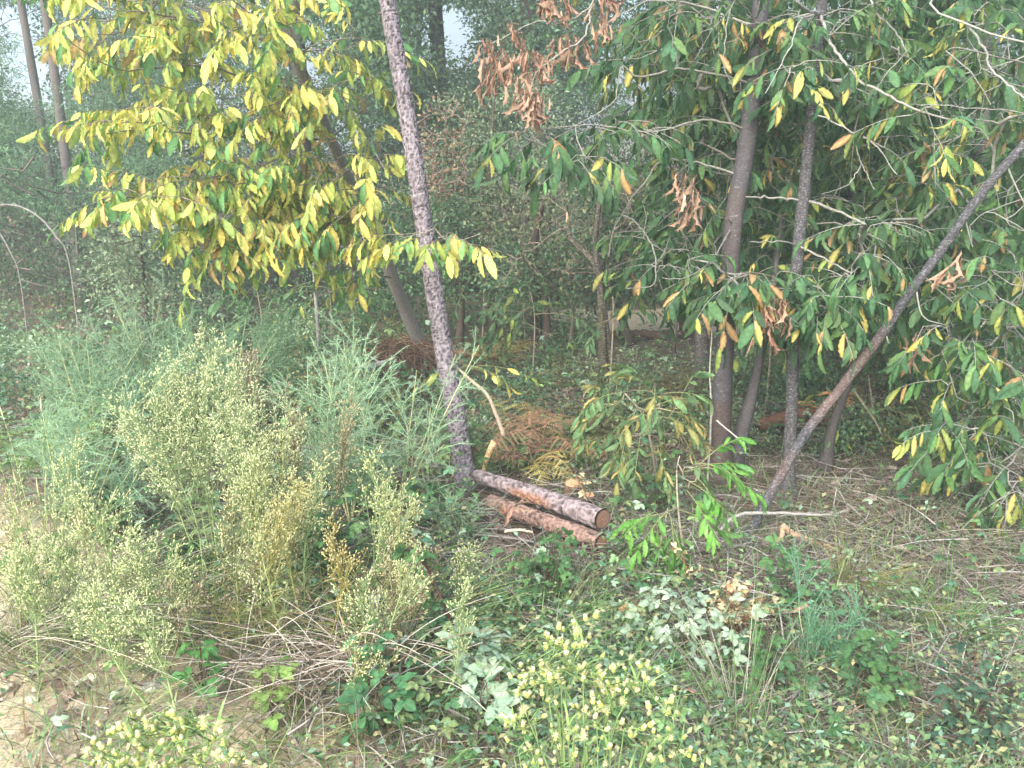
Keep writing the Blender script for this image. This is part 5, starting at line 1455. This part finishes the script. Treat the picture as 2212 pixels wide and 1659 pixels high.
def bramble(label, base, canes, leafn, size, cols, canecol=S(96, 66, 60), r=0.005, name='bramble', mat=None, keep=120, flat=0.5, edge=0.05):
    base = np.array(base); root = thing(name, label, 'bramble', base, 'brambles'); g = Geo(); L = []
    for c in canes:
        p = spline([np.array(q) for q in c], 24); tube(g, p, np.linspace(r, r * 0.35, 24), canecol * U(0.8, 1.15), 6, False)
        for k in range(leafn):
            i = rng.integers(2, 24); a = U(0, 2 * np.pi); d = nrm(np.array((math.cos(a), math.sin(a), U(-0.35, 0.5)))); s = size * U(0.7, 1.2)
            q = p[i] + d * U(0.01, 0.05); tube(g, [p[i], q], [0.0012, 0.001], canecol, 3, False)
            L.append((q, d, nrm(np.array((0, -0.25, 1.0)) + rng.standard_normal(3) * flat), s, cols[rng.integers(len(cols))] * np.exp(rng.standard_normal() * 0.12), U(0, edge * 4)))
    obj('cane', g, M_TWIG, root, True)
    finish_leaves(root, L, TRI, mat or M_LEAF, keep, crown='leaves', variants=14)


BG = [S(74, 112, 72), S(84, 124, 76), S(64, 100, 68)]; BS = [S(152, 176, 150), S(136, 162, 138), S(168, 188, 164)]; BT = [S(188, 176, 136), S(176, 158, 120), S(200, 190, 150), S(160, 146, 108)]


def arcs(u, v, Y, n, du, dv, top=0.25):
    b = on_ground(P(u, v, Y)); out = []
    for _ in range(n):
        e = on_ground(P(u + U(-du, du), v + U(-dv, dv), Y + U(-0.25, 0.25)), U(0.02, top)); m = (b + e) / 2; m[2] += U(0.5, 1.2) * top
        out.append([b, m, e])
    return b, out


b = on_ground(P(1012, 1420, 2.75)); bramble('bramble with a thick dark red cane leaning left of centre', b, [[b, P(965, 1320, 2.75), P(930, 1240, 2.8), P(905, 1200, 2.85)], [P(920, 1220, 2.8), P(890, 1190, 2.8), P(860, 1190, 2.75)]], 9, 0.055, BG, S(92, 62, 62), 0.008)
for (u, v, Y, n, du, dv, ln, sz, cols, lab) in (
        (1040, 1420, 2.55, 4, 50, 70, 7, 0.060, BS, 'bramble with large pale leaf undersides left of the near flowers'),
        (1030, 1530, 2.35, 3, 40, 40, 4, 0.075, BS, 'bramble with one big silvery leaf beside the near flowers'),
        (1420, 1400, 2.85, 7, 80, 60, 9, 0.045, BS, 'silvery leaved bramble behind the near flowers'),
        (1560, 1440, 2.7, 6, 70, 60, 8, 0.042, BS, 'pale leaved bramble below the beige bush'),
        (1880, 1540, 2.5, 9, 150, 70, 10, 0.045, BG, 'dark green bramble patch in the right foreground'),
        (2080, 1600, 2.35, 8, 120, 60, 9, 0.045, [S(70, 104, 84), S(60, 92, 76)], 'bluish dark bramble at the bottom right corner'),
        (400, 1110, 3.4, 7, 110, 60, 9, 0.050, BG, 'bramble at the foot of the pale clump'),
        (240, 1000, 3.9, 6, 100, 60, 8, 0.055, BG, 'bramble under the bracken at left'),
        (440, 1500, 2.55, 4, 50, 30, 5, 0.060, [S(96, 152, 84), S(86, 140, 80)], 'fresh bramble shoot on the bare soil'),
        (590, 1560, 2.4, 4, 60, 40, 5, 0.055, [S(120, 156, 84), S(130, 160, 90)], 'yellowish bramble shoot below the dead stalks'),
        (830, 1580, 2.35, 5, 70, 50, 7, 0.055, [S(66, 114, 78), S(74, 124, 84)], 'dark shiny bramble at the bottom centre'),
        (720, 1120, 3.3, 5, 80, 60, 8, 0.050, BG, 'bramble between the fleabanes and gorse'),
        (1180, 1320, 3.15, 7, 120, 40, 9, 0.042, BG, 'bramble tangle below the logs'),
        (1420, 1090, 4.2, 7, 90, 40, 9, 0.045, BG, 'dark bramble right of the orange stump'),
        (880, 1120, 4.0, 7, 110, 60, 9, 0.050, BG, 'bramble at the foot of the gorse'),
        (60, 1180, 3.2, 5, 80, 60, 7, 0.050, BG, 'bramble among the grass at the left edge'),
        (1660, 1500, 2.6, 5, 70, 40, 7, 0.040, BG, 'low bramble beside the young gorse stem'),
        (1720, 1300, 3.1, 6, 110, 60, 8, 0.040, BG, 'bramble creeping behind the young gorse stem'),
        (540, 680, 8.0, 6, 120, 30, 10, 0.07, BG, 'bramble in the shade under the yellow chestnut')):
    b, cs = arcs(u, v, Y, n, du, dv, 0.22 if v < 1400 else 0.16)
    bramble(lab, b, cs, ln, sz, cols, S(88, 72, 62), 0.0025)
# beige dying bramble bush with reddish stems
b = on_ground(P(1580, 1420, 2.95)); cs = []
for k in range(22):
    e = P(U(1525, 1690), U(1255, 1400), U(2.8, 3.1)); cs.append([b + (U(-.06, .06), U(-.05, .05), 0), (b + e) / 2 + np.array((0, 0, 0.05)), e])
bramble('beige dying bramble bush with reddish stems in the right foreground', b, cs, 9, 0.03, BT, S(140, 88, 70), 0.003, 'dying_bramble', M_DRY, 200, 0.8)
for (u, v, Y, n, lab) in ((1500, 1240, 3.3, 5, 'pale yellow dying leaves hanging beside the bright sapling'), (1280, 1075, 4.2, 4, 'pale dry sprig beside the smaller stump')):
    b = on_ground(P(u, v + 20, Y)); bramble(lab, b, [[b, P(u - 20, v - 20, Y), P(u - 35 + U(-20, 20), v - U(30, 60), Y)] for _ in range(n)], 5, 0.028, BT, S(150, 110, 84), 0.002, 'dying_bramble', M_DRY, 60, 0.8)

# ------------------------------------------------------------------ grass tufts
seed(171)


def grass_tuft(label, base, n, L, lean, cols, wid=0.006, spread=0.5, rad=0.05, heads=False, name='grass_tuft'):
    base = np.array(base); root = thing(name, label, 'grass', base, 'grass tufts'); g = Geo()
    for k in range(n):
        a = U(0, 2 * np.pi); b = base + np.array((math.cos(a), math.sin(a), 0)) * rad * U(0, 1); d = nrm(np.array((math.cos(a) * spread, math.sin(a) * spread, 1.0)) + np.array(lean) * U(0.5, 1.2)); LL = L * U(0.5, 1.1)
        t = np.linspace(0, 1, 7)[:, None]; bend = np.array((d[0], d[1], -0.35)) * U(0.2, 0.9)
        p = b + d * LL * t + bend * LL * t ** 2.2; p[:, 2] = np.maximum(p[:, 2], gh(p[:, 0], p[:, 1]) + 0.004)
        tube(g, p, np.linspace(wid * 0.4, wid * 0.1, 7), cols[rng.integers(len(cols))] * U(0.75, 1.15), 3, False)
        if heads and rng.random() < 0.5:
            tube(g, [p[-1], p[-1] + nrm(p[-1] - p[-2]) * 0.03, p[-1] + nrm(p[-1] - p[-2]) * 0.07], [0.001, 0.0035, 0.001], S(206, 200, 160), 5, False)
    obj('blades', g, M_LEAF, root, kind='stuff')


STR = [Sd(196, 190, 150), Sd(180, 176, 136), Sd(210, 204, 168)]; GRN = [S(112, 150, 92), S(126, 160, 100), S(98, 138, 88)]; GRY = [S(176, 172, 158), S(160, 156, 144), S(190, 186, 172)]
grass_tuft('tall grass stalks standing in front of the beige bush', on_ground(P(1590, 1590, 2.4)), 46, 0.55, (-0.12, 0, 0), STR[:2] + GRN, 0.006, 0.25, 0.16)
grass_tuft('arching straw green grass tuft on the litter at right', on_ground(P(1838, 1255, 3.35)), 90, 0.34, (0.5, 0, 0), [S(150, 156, 100), S(166, 164, 110), S(136, 146, 92)], 0.004, 0.6, 0.06)
grass_tuft('fresh green grass clump behind the dark bramble', on_ground(P(2040, 1370, 3.0)), 150, 0.28, (0, 0, 0), GRN, 0.005, 0.7, 0.14)
grass_tuft('small yellow green grass clump right of the arching tuft', on_ground(P(1950, 1330, 3.1)), 90, 0.22, (0.1, 0, 0), [S(150, 160, 92), S(132, 150, 86)], 0.005, 0.7, 0.1)
grass_tuft('grey collapsed grass lying on the litter at right', on_ground(P(2060, 1180, 3.6)), 120, 0.45, (0.8, -0.2, -0.7), GRY, 0.004, 1.0, 0.3)
grass_tuft('grey dry grass sprawl near the right edge', on_ground(P(1960, 1120, 3.9)), 100, 0.45, (-0.6, -0.2, -0.7), GRY + STR, 0.004, 1.0, 0.3)
grass_tuft('tall pale grass with seed heads at the left edge', on_ground(P(90, 1200, 3.1)), 34, 0.95, (-0.05, 0, 0), [S(190, 200, 140), S(176, 190, 130)], 0.006, 0.28, 0.12, True)
grass_tuft('long bent straw grass at the left edge', on_ground(P(-40, 1180, 2.9)), 60, 0.9, (0.6, 0, 0), STR, 0.006, 0.8, 0.12)
grass_tuft('grey green grass in the lower left', on_ground(P(110, 1400, 2.75)), 60, 0.5, (0.1, 0, 0), GRY + GRN[:1] + STR, 0.005, 0.9, 0.2)
grass_tuft('grass around the slanting fleabanes at left', on_ground(P(300, 1290, 3.0)), 150, 0.45, (0.2, 0, 0), STR + GRN + GRY[:1], 0.005, 0.9, 0.2)
grass_tuft('pale grass below the beige bush', on_ground(P(1530, 1560, 2.45)), 160, 0.2, (0, 0, 0), GRY + GRN[:1] + STR, 0.005, 0.9, 0.22)
grass_tuft('dry grey grass in front of the young gorse stem', on_ground(P(1680, 1590, 2.4)), 200, 0.2, (0, 0, 0), GRY + STR, 0.005, 1.0, 0.22)
grass_tuft('thin tall grass stalks at the bottom right corner', on_ground(P(2080, 1640, 2.3)), 9, 0.4, (0, 0, 0), GRY, 0.006, 0.5, 0.2, True)
for (u, v, Y, n, L_, cols, lab) in ((700, 1300, 3.0, 120, 0.45, [S(176, 180, 110), S(190, 186, 120), S(150, 168, 104)], 'yellow green grass between the fleabanes above the dead stalks'), (880, 1330, 2.9, 130, 0.4, [S(160, 176, 110), S(180, 184, 124), S(130, 160, 104)], 'green and straw grass right of the fleabanes'), (450, 1330, 2.95, 130, 0.4, [S(150, 176, 110), S(172, 186, 124)], 'green grass left of the fleabane stems'),
                                    (980, 1500, 2.5, 110, 0.3, [S(150, 176, 120), S(180, 188, 140), S(124, 156, 104)], 'pale grass left of the near flowers'), (1180, 1340, 2.95, 120, 0.25, [S(150, 170, 116), S(126, 156, 104), S(184, 180, 136)], 'short grass above the near flowers'), (240, 1500, 2.5, 28, 0.25, [S(170, 184, 130), S(190, 190, 150)], 'sparse pale grass on the bare soil'),
                                    (1300, 1500, 2.5, 120, 0.25, [S(130, 160, 116), S(150, 176, 124)], 'fresh grass behind the near flowers'), (1820, 1440, 2.75, 130, 0.2, [S(120, 152, 110), S(144, 160, 116), S(160, 164, 128)], 'short grass around the dark bramble patch'), (2120, 1480, 2.65, 110, 0.2, [S(130, 152, 110), S(166, 166, 130)], 'short grass by the right edge'),
                                    (40, 1300, 2.9, 130, 0.5, [S(180, 196, 140), S(196, 196, 156), S(150, 176, 124)], 'pale grass sprawl at the left edge'), (170, 1560, 2.35, 25, 0.22, [S(150, 180, 124), S(186, 192, 150)], 'thin grass above the bottom left flowers'), (640, 1600, 2.3, 90, 0.2, [S(140, 164, 104), S(176, 176, 130)], 'low grass under the dead stalks')):
    grass_tuft(lab, on_ground(P(u, v, Y)), n, L_, (U(-.2, .2), 0, 0), cols, 0.006, 0.8, 0.2)
# dead bleached stalks in front of the fleabanes
for (u, v, Y, n, L_, lab) in ((590, 1440, 2.65, 56, 0.42, 'bleached dead stalks radiating from one crown, left of centre'), (770, 1480, 2.55, 80, 0.4, 'tangle of bleached arching stalks, centre foreground'), (680, 1540, 2.45, 60, 0.3, 'low tangle of dead stalks at the bottom'), (860, 1500, 2.5, 60, 0.4, 'upright dead stalks left of the near flowers')):
    b = on_ground(P(u, v, Y)); root = thing('dead_stalks', lab, 'dead plant', b, 'dead bleached stalks'); g = Geo()
    for k in range(n):
        a = U(0, 2 * np.pi); d = nrm(np.array((math.cos(a), math.sin(a), U(0.2, 1.6)))); LL = L_ * U(0.4, 1.1); q = b + np.array((U(-.09, .09), U(-.09, .09), U(0, 0.2)))
        t = np.linspace(0, 1, 8)[:, None]; p = q + d * LL * t + np.array((d[0], d[1], -U(0.2, 1.0))) * LL * 0.6 * t ** 2; p[:, 2] = np.maximum(p[:, 2], gh(p[:, 0], p[:, 1]) + 0.004)
        tube(g, p, np.linspace(0.0022, 0.0012, 8), (S(180, 172, 160) if rng.random() < 0.5 else S(122, 108, 92)) * U(0.7, 1.1), 4, False)
    obj('stalks', g, M_TWIG, root, kind='stuff')

# ------------------------------------------------------------------ ground cover, litter, needles, stones
seed(181)


def scatter_xy(n, y0, y1, xw=0.68):
    """Points on the ground with even density as seen, thinning with distance."""
    t = rng.random(n); y = 1 / (1 / y0 + (1 / y1 - 1 / y0) * t); x = U(-xw, xw, n) * y * 1.02
    return x, y


def pts_ground(x, y, dz):
    return np.stack([x, y, gh(x, y) + dz], 1)


def uv(x, y):
    q = project(np.stack([x, y, gh(x, y)], 1)); return q[:, 0], q[:, 1]


def patch(x, y, f, s):
    return np.sin(x * f + s) * np.sin(y * f * 1.3 + 2 * s) + 0.5 * np.sin(x * 2.7 * f - y * 1.9 * f + s)


def off_logs(u, v):
    return ~((u > 1030) & (u < 1320) & (v > 1040) & (v < 1235) & (v - 1040 > (u - 1030) * 0.30))


# low bramble and herb leaves
x, y = scatter_xy(20000, 1.95, 10.5); u, v = uv(x, y)
dens = np.where(u < 1450, 0.72, 0.30) * (0.55 + 0.45 * patch(x, y, 2.1, 0.4)) * (1 - 0.97 * dirt_zone(x, y) * (y < 5))
dens = np.where((u > 1450) & (v > 980) & (v < 1330), dens * 0.25, dens)
ok = rng.random(len(x)) < dens; ok &= ~((np.abs(y - 11.2) < 2.2) & (u > 1290) & (u < 1520)); ok &= ~((u > 1030) & (u < 1320) & (v > 1030) & (v < 1240))
x, y, u = x[ok], y[ok], u[ok]; n = len(x)
hgt = np.where(u < 1000, 0.42, 0.2) * rng.random(n) ** 1.6
hgt[y < 3] *= 0.5
a = U(0, 2 * np.pi, n); d = np.stack([np.cos(a), np.sin(a), U(-0.35, 0.3, n)], 1)
cols = 1.15 * np.array(BG + [S(100, 134, 88), S(120, 142, 96), S(140, 166, 140), S(82, 120, 94)])[rng.integers(0, 7, n)] * np.exp(rng.standard_normal((n, 1)) * 0.18)
g = Geo()
for k in (0, 1):
    m = np.arange(n) % 2 == k
    place(g, TRI[k], pts_ground(x[m], y[m], hgt[m] + 0.02), d[m], nrm(np.stack([U(-.4, .4, m.sum()), U(-.5, .2, m.sum()), np.ones(m.sum())], 1)), U(0.028, 0.058, m.sum()) * np.clip(y[m] / 4, 0.8, 1.6), cols[m], U(0, 0.25, m.sum()))
tag(obj('bramble_cover', g, M_LEAF), 'low bramble and herb leaves carpeting the ground', kind='stuff')
# tiny leaved herbs
x, y = scatter_xy(95000, 1.9, 12.0); u, v = uv(x, y)
dens = np.where(u < 1450, 0.85, 0.7) * (0.5 + 0.5 * patch(x, y, 3.3, 1.7)) * (1 - 0.95 * dirt_zone(x, y) * (y < 5))
dens = np.where((u > 1480) & (v > 1000) & (v < 1300), dens * 0.25, dens)
ok = (rng.random(len(x)) < dens) & ~((np.abs(y - 11.2) < 1.5) & (u > 1290) & (u < 1520)); ok &= off_logs(u, v); x, y, u = x[ok], y[ok], u[ok]; n = len(x)
a = U(0, 2 * np.pi, n)
cols = np.array([S(104, 136, 94), S(126, 150, 104), S(146, 156, 112), S(92, 124, 94), S(150, 148, 110), S(130, 160, 136)])[rng.integers(0, 6, n)] * np.exp(rng.standard_normal((n, 1)) * 0.2)
g = Geo(); place(g, QUAD, pts_ground(x, y, 0.01 + 0.22 * rng.random(n) ** 2.0), np.stack([np.cos(a), np.sin(a), U(-0.3, 0.8, n)], 1), nrm(np.stack([U(-.5, .5, n), U(-.6, .3, n), np.ones(n)], 1)), U(0.015, 0.04, n) * np.clip(y / 4, 0.8, 2), cols)
tag(obj('low_herbs', g, M_LEAF), 'small leaved low herbs over the wood floor', kind='stuff')
# grass blades, green and dry
for (nm, lab, N_, cl, lay, hmin, hmax, fright, fleft) in (('green_grass', 'short green grass blades among the weeds', 46000, GRN + [S(132, 158, 120), S(150, 168, 112)], 0.5, 0.05, 0.20, 0.7, 0.85), ('dry_grass', 'flattened dry grass and straw on the ground', 62000, STR + GRY + [S(168, 140, 108)], 1.6, 0.07, 0.25, 0.72, 0.8)):
    x, y = scatter_xy(N_, 1.9, 9.0); u, v = uv(x, y)
    dens = np.where(u > 1450, fright, fleft) * (0.6 + 0.4 * patch(x, y, 1.9, 3.1 if nm == 'dry_grass' else 5.0)) * np.where(nm == 'green_grass', 1 - 0.85 * dirt_zone(x, y), 1 - 0.85 * dirt_zone(x, y))
    ok = (rng.random(len(x)) < dens) & off_logs(u, v); x, y = x[ok], y[ok]; n = len(x); a = U(0, 2 * np.pi, n)
    d = np.stack([np.cos(a) * lay, np.sin(a) * lay, U(0.1, 1.0, n)], 1)
    cc = np.array(cl)[rng.integers(0, len(cl), n)] * np.exp(rng.standard_normal((n, 1)) * 0.25) * 0.72
    g = Geo(); place(g, BLADE, pts_ground(x, y, 0.004 + 0.03 * rng.random(n)), d, nrm(np.stack([U(-.3, .3, n), U(-.3, .3, n), np.ones(n)], 1)), U(hmin, hmax, n), cc, wid=0.028)
    tag(obj(nm, g, M_LEAF), lab, kind='stuff')
# pine needles and fine twigs
x, y = scatter_xy(52000, 1.9, 9.0); u, v = uv(x, y); ok = rng.random(len(x)) < np.where(u > 1350, 0.95, 0.35) * (1 - 0.9 * dirt_zone(x, y)); x, y = x[ok], y[ok]; n = len(x); a = U(0, 2 * np.pi, n)
g = Geo(); place(g, NEEDLE, pts_ground(x, y, 0.006 + 0.035 * rng.random(n)), np.stack([np.cos(a), np.sin(a), U(-0.15, 0.35, n)], 1), (0, -0.3, 1.0), U(0.05, 0.16, n), np.array([Sd(150, 118, 92), Sd(168, 140, 112), Sd(122, 96, 76), Sd(176, 160, 140)])[rng.integers(0, 4, n)] * np.exp(rng.standard_normal((n, 1)) * 0.25), wid=0.03)
tag(obj('needle_litter', g, M_DRY), 'brown pine needles and fine straw on the ground', kind='stuff')
g = Geo(); x, y = scatter_xy(4200, 2.2, 9.0); ok = rng.random(4200) < (1 - 0.9 * dirt_zone(x, y)); x, y = x[ok], y[ok]
for k in range(len(x)):
    a = U(0, 2 * np.pi); L_ = U(0.1, 0.5) * (1 if y[k] > 3 else 0.6); q = np.array((x[k], y[k], gh(x[k], y[k]) + U(0.01, 0.09))); d = np.array((math.cos(a), math.sin(a), U(-0.12, 0.22))) * L_
    p = np.array([q - d / 2, q + rng.standard_normal(3) * 0.012, q + d / 2]); p[:, 2] = np.maximum(p[:, 2], gh(p[:, 0], p[:, 1]) + 0.005)
    tube(g, spline(p, 5), np.linspace(0.004, 0.0015, 5) * U(0.5, 1.3), (Sd(170, 160, 146) if rng.random() < 0.45 else Sd(118, 98, 84)) * U(0.6, 1.15), 4, False)
tag(obj('fallen_twigs', g, M_TWIG), 'thin fallen twigs strewn over the litter', kind='stuff')
# dead leaves
x, y = scatter_xy(14000, 1.9, 11.0); u, v = uv(x, y); ok = rng.random(len(x)) < np.where(u > 1300, 0.85, 0.4) * (1 - 0.8 * dirt_zone(x, y) * (y < 4)); x, y = x[ok], y[ok]; n = len(x); a = U(0, 2 * np.pi, n)
g = Geo(); DL = np.array([Sd(158, 122, 92), Sd(142, 104, 78), Sd(172, 144, 112), Sd(122, 92, 72), Sd(184, 160, 124), Sd(150, 112, 80)])
for k in range(3):
    m = np.arange(n) % 3 == k; q = m.sum()
    place(g, (CHEST_DEAD + OVATE)[k + 1], pts_ground(x[m], y[m], 0.012 + 0.035 * rng.random(q)), np.stack([np.cos(a[m]), np.sin(a[m]), U(-0.15, 0.2, q)], 1), nrm(np.stack([U(-.5, .5, q), U(-.6, .3, q), np.ones(q)], 1)), U(0.03, 0.085, q), DL[rng.integers(0, 6, q)] * 0.8 * np.exp(rng.standard_normal((q, 1)) * 0.2))
tag(obj('leaf_litter', g, M_DRY), 'dead brown leaves littering the wood floor', kind='stuff')
for (u, v, Y, s, dz, lab) in ((1112, 1140, 3.9, 0.14, 0.20, 'curled orange brown leaf caught beside the lower log'), (1742, 1385, 2.8, 0.08, 0.22, 'curled brown leaf caught on the young gorse stem'), (1070, 1450, 2.5, 0.12, 0.12, 'big folded brown leaf left of the near flowers'), (240, 1545, 2.35, 0.12, 0.02, 'brown leaf lying on the bare stony soil'),
                              (1190, 1620, 2.25, 0.14, 0.03, 'large brown leaf under the near flowers'), (1135, 1520, 2.35, 0.10, 0.06, 'flat tan leaf among the near flowers'), (2000, 1400, 2.9, 0.11, 0.03, 'tan leaf on the litter at right'), (1510, 1545, 2.45, 0.09, 0.08, 'upright brown leaf left of the pale grass')):
    c = on_ground(P(u, v, Y), dz); g = Geo()
    place(g, CHEST_DEAD[int(u) % 3], np.zeros((1, 3)), nrm(np.array([[U(-1, 1), U(-.5, .3), U(-0.3, 0.1)]])), nrm(np.array([[U(-.4, .4), -0.7, 1.0]])), s, BrD[int(u) % 4] * 0.7)
    if 'curled orange' in lab:
        for _ in range(3): place(g, CHEST_DEAD[1], np.zeros((1, 3)), nrm(rng.standard_normal((1, 3)) * (1, .6, .5)), rng.standard_normal((1, 3)), s * 0.8, BrD[0] * 0.8)
    V, T, C = g.arrays(); o = bpy.data.objects.new('fallen_leaf', make_mesh('fallen_leaf', V, T, C, M_DRY)); o.location = tuple(c); link(o); tag(o, lab, 'leaf', 'big fallen leaves')
# stones on the verge
seed(191)


def stone_mesh(r, col, flat):
    th = np.linspace(0, np.pi, 9); ph = np.linspace(0, 2 * np.pi, 13)[:-1]; V = []
    k = rng.standard_normal((5, 3))
    for t in th:
        for p in ph:
            d = np.array((math.sin(t) * math.cos(p), math.sin(t) * math.sin(p), math.cos(t)))
            V.append(d * r * (1 + 0.13 * sum(math.sin(2.2 * float(d @ q) + i) for i, q in enumerate(k)) / 2) * np.array((1, 0.8, flat)))
    T = []
    for i in range(8):
        for j in range(12):
            a, b = i * 12 + j, i * 12 + (j + 1) % 12; T += [(a, a + 12, b), (b, a + 12, b + 12)]
    g = Geo(); g.add(V, T, col); return g


M_STONE = stem_material('stone', 0.85, 0.0, scale=60, bump=0.4, stretch=(1, 1, 1))
for (u, v, r, col, lab) in ((180, 1482, 0.026, S(232, 230, 214), 'white stone on the bare soil at lower left'), (325, 1490, 0.030, S(204, 206, 188), 'grey stone right of the white stone'), (70, 1515, 0.022, S(206, 196, 168), 'tan stone near the left edge'), (130, 1560, 0.03, S(214, 204, 176), 'pale flat stone below the white stone'),
                            (40, 1350, 0.03, S(206, 190, 168), 'tan stone at the left edge on the soil'), (2170, 1480, 0.05, S(200, 176, 128), 'sandy yellow clod at the right edge')):
    c = G(u, v); g = stone_mesh(r, col * 0.8, 0.65); V, T, C = g.arrays(); o = bpy.data.objects.new('stone', make_mesh('stone', V, T, C, M_STONE, True)); o.location = tuple(c + (0, 0, r * 0.3)); link(o); tag(o, lab, 'stone', 'stones on the verge')
g = Geo()
for k in range(700):
    y = U(2.0, 3.6); x = U(-0.75, 0.0) * y
    if rng.random() > dirt_zone(np.array(x), np.array(y)): continue
    s = stone_mesh(U(0.004, 0.014), S(206, 196, 170) * U(0.5, 0.95), 0.7); V, T, C = s.arrays(); g.add(V[::1] + (x, y, gh(x, y)), T, C)
tag(obj('gravel', g, M_STONE), 'small pale stones on the bare verge soil', kind='stuff')

# ------------------------------------------------------------------ thin haze in the wood, also added as lens veil to lift darks
hz = bpy.data.meshes.new('haze')
X0, X1, Y0, Y1, Z0, Z1 = -60.0, 300.0, -15.0, 320.0, -2.0, 40.0
hz.from_pydata([(x_, y_, z_) for x_ in (X0, X1) for y_ in (Y0, Y1) for z_ in (Z0, Z1)], [], [(0, 1, 3, 2), (4, 6, 7, 5), (0, 4, 5, 1), (2, 3, 7, 6), (0, 2, 6, 4), (1, 5, 7, 3)])
hm, nt, N, L = mat_new('haze'); out = N('ShaderNodeOutputMaterial'); pv_ = N('ShaderNodeVolumePrincipled')
pv_.inputs['Color'].default_value = (0.86, 0.94, 0.91, 1); pv_.inputs['Density'].default_value = 0.010; pv_.inputs['Anisotropy'].default_value = 0.2
L(pv_.outputs[0], out.inputs['Volume']); hz.materials.append(hm)
o = bpy.data.objects.new('haze', hz); link(o); tag(o, 'thin pale haze between the trees, doubling as the lens veil', kind='stuff')
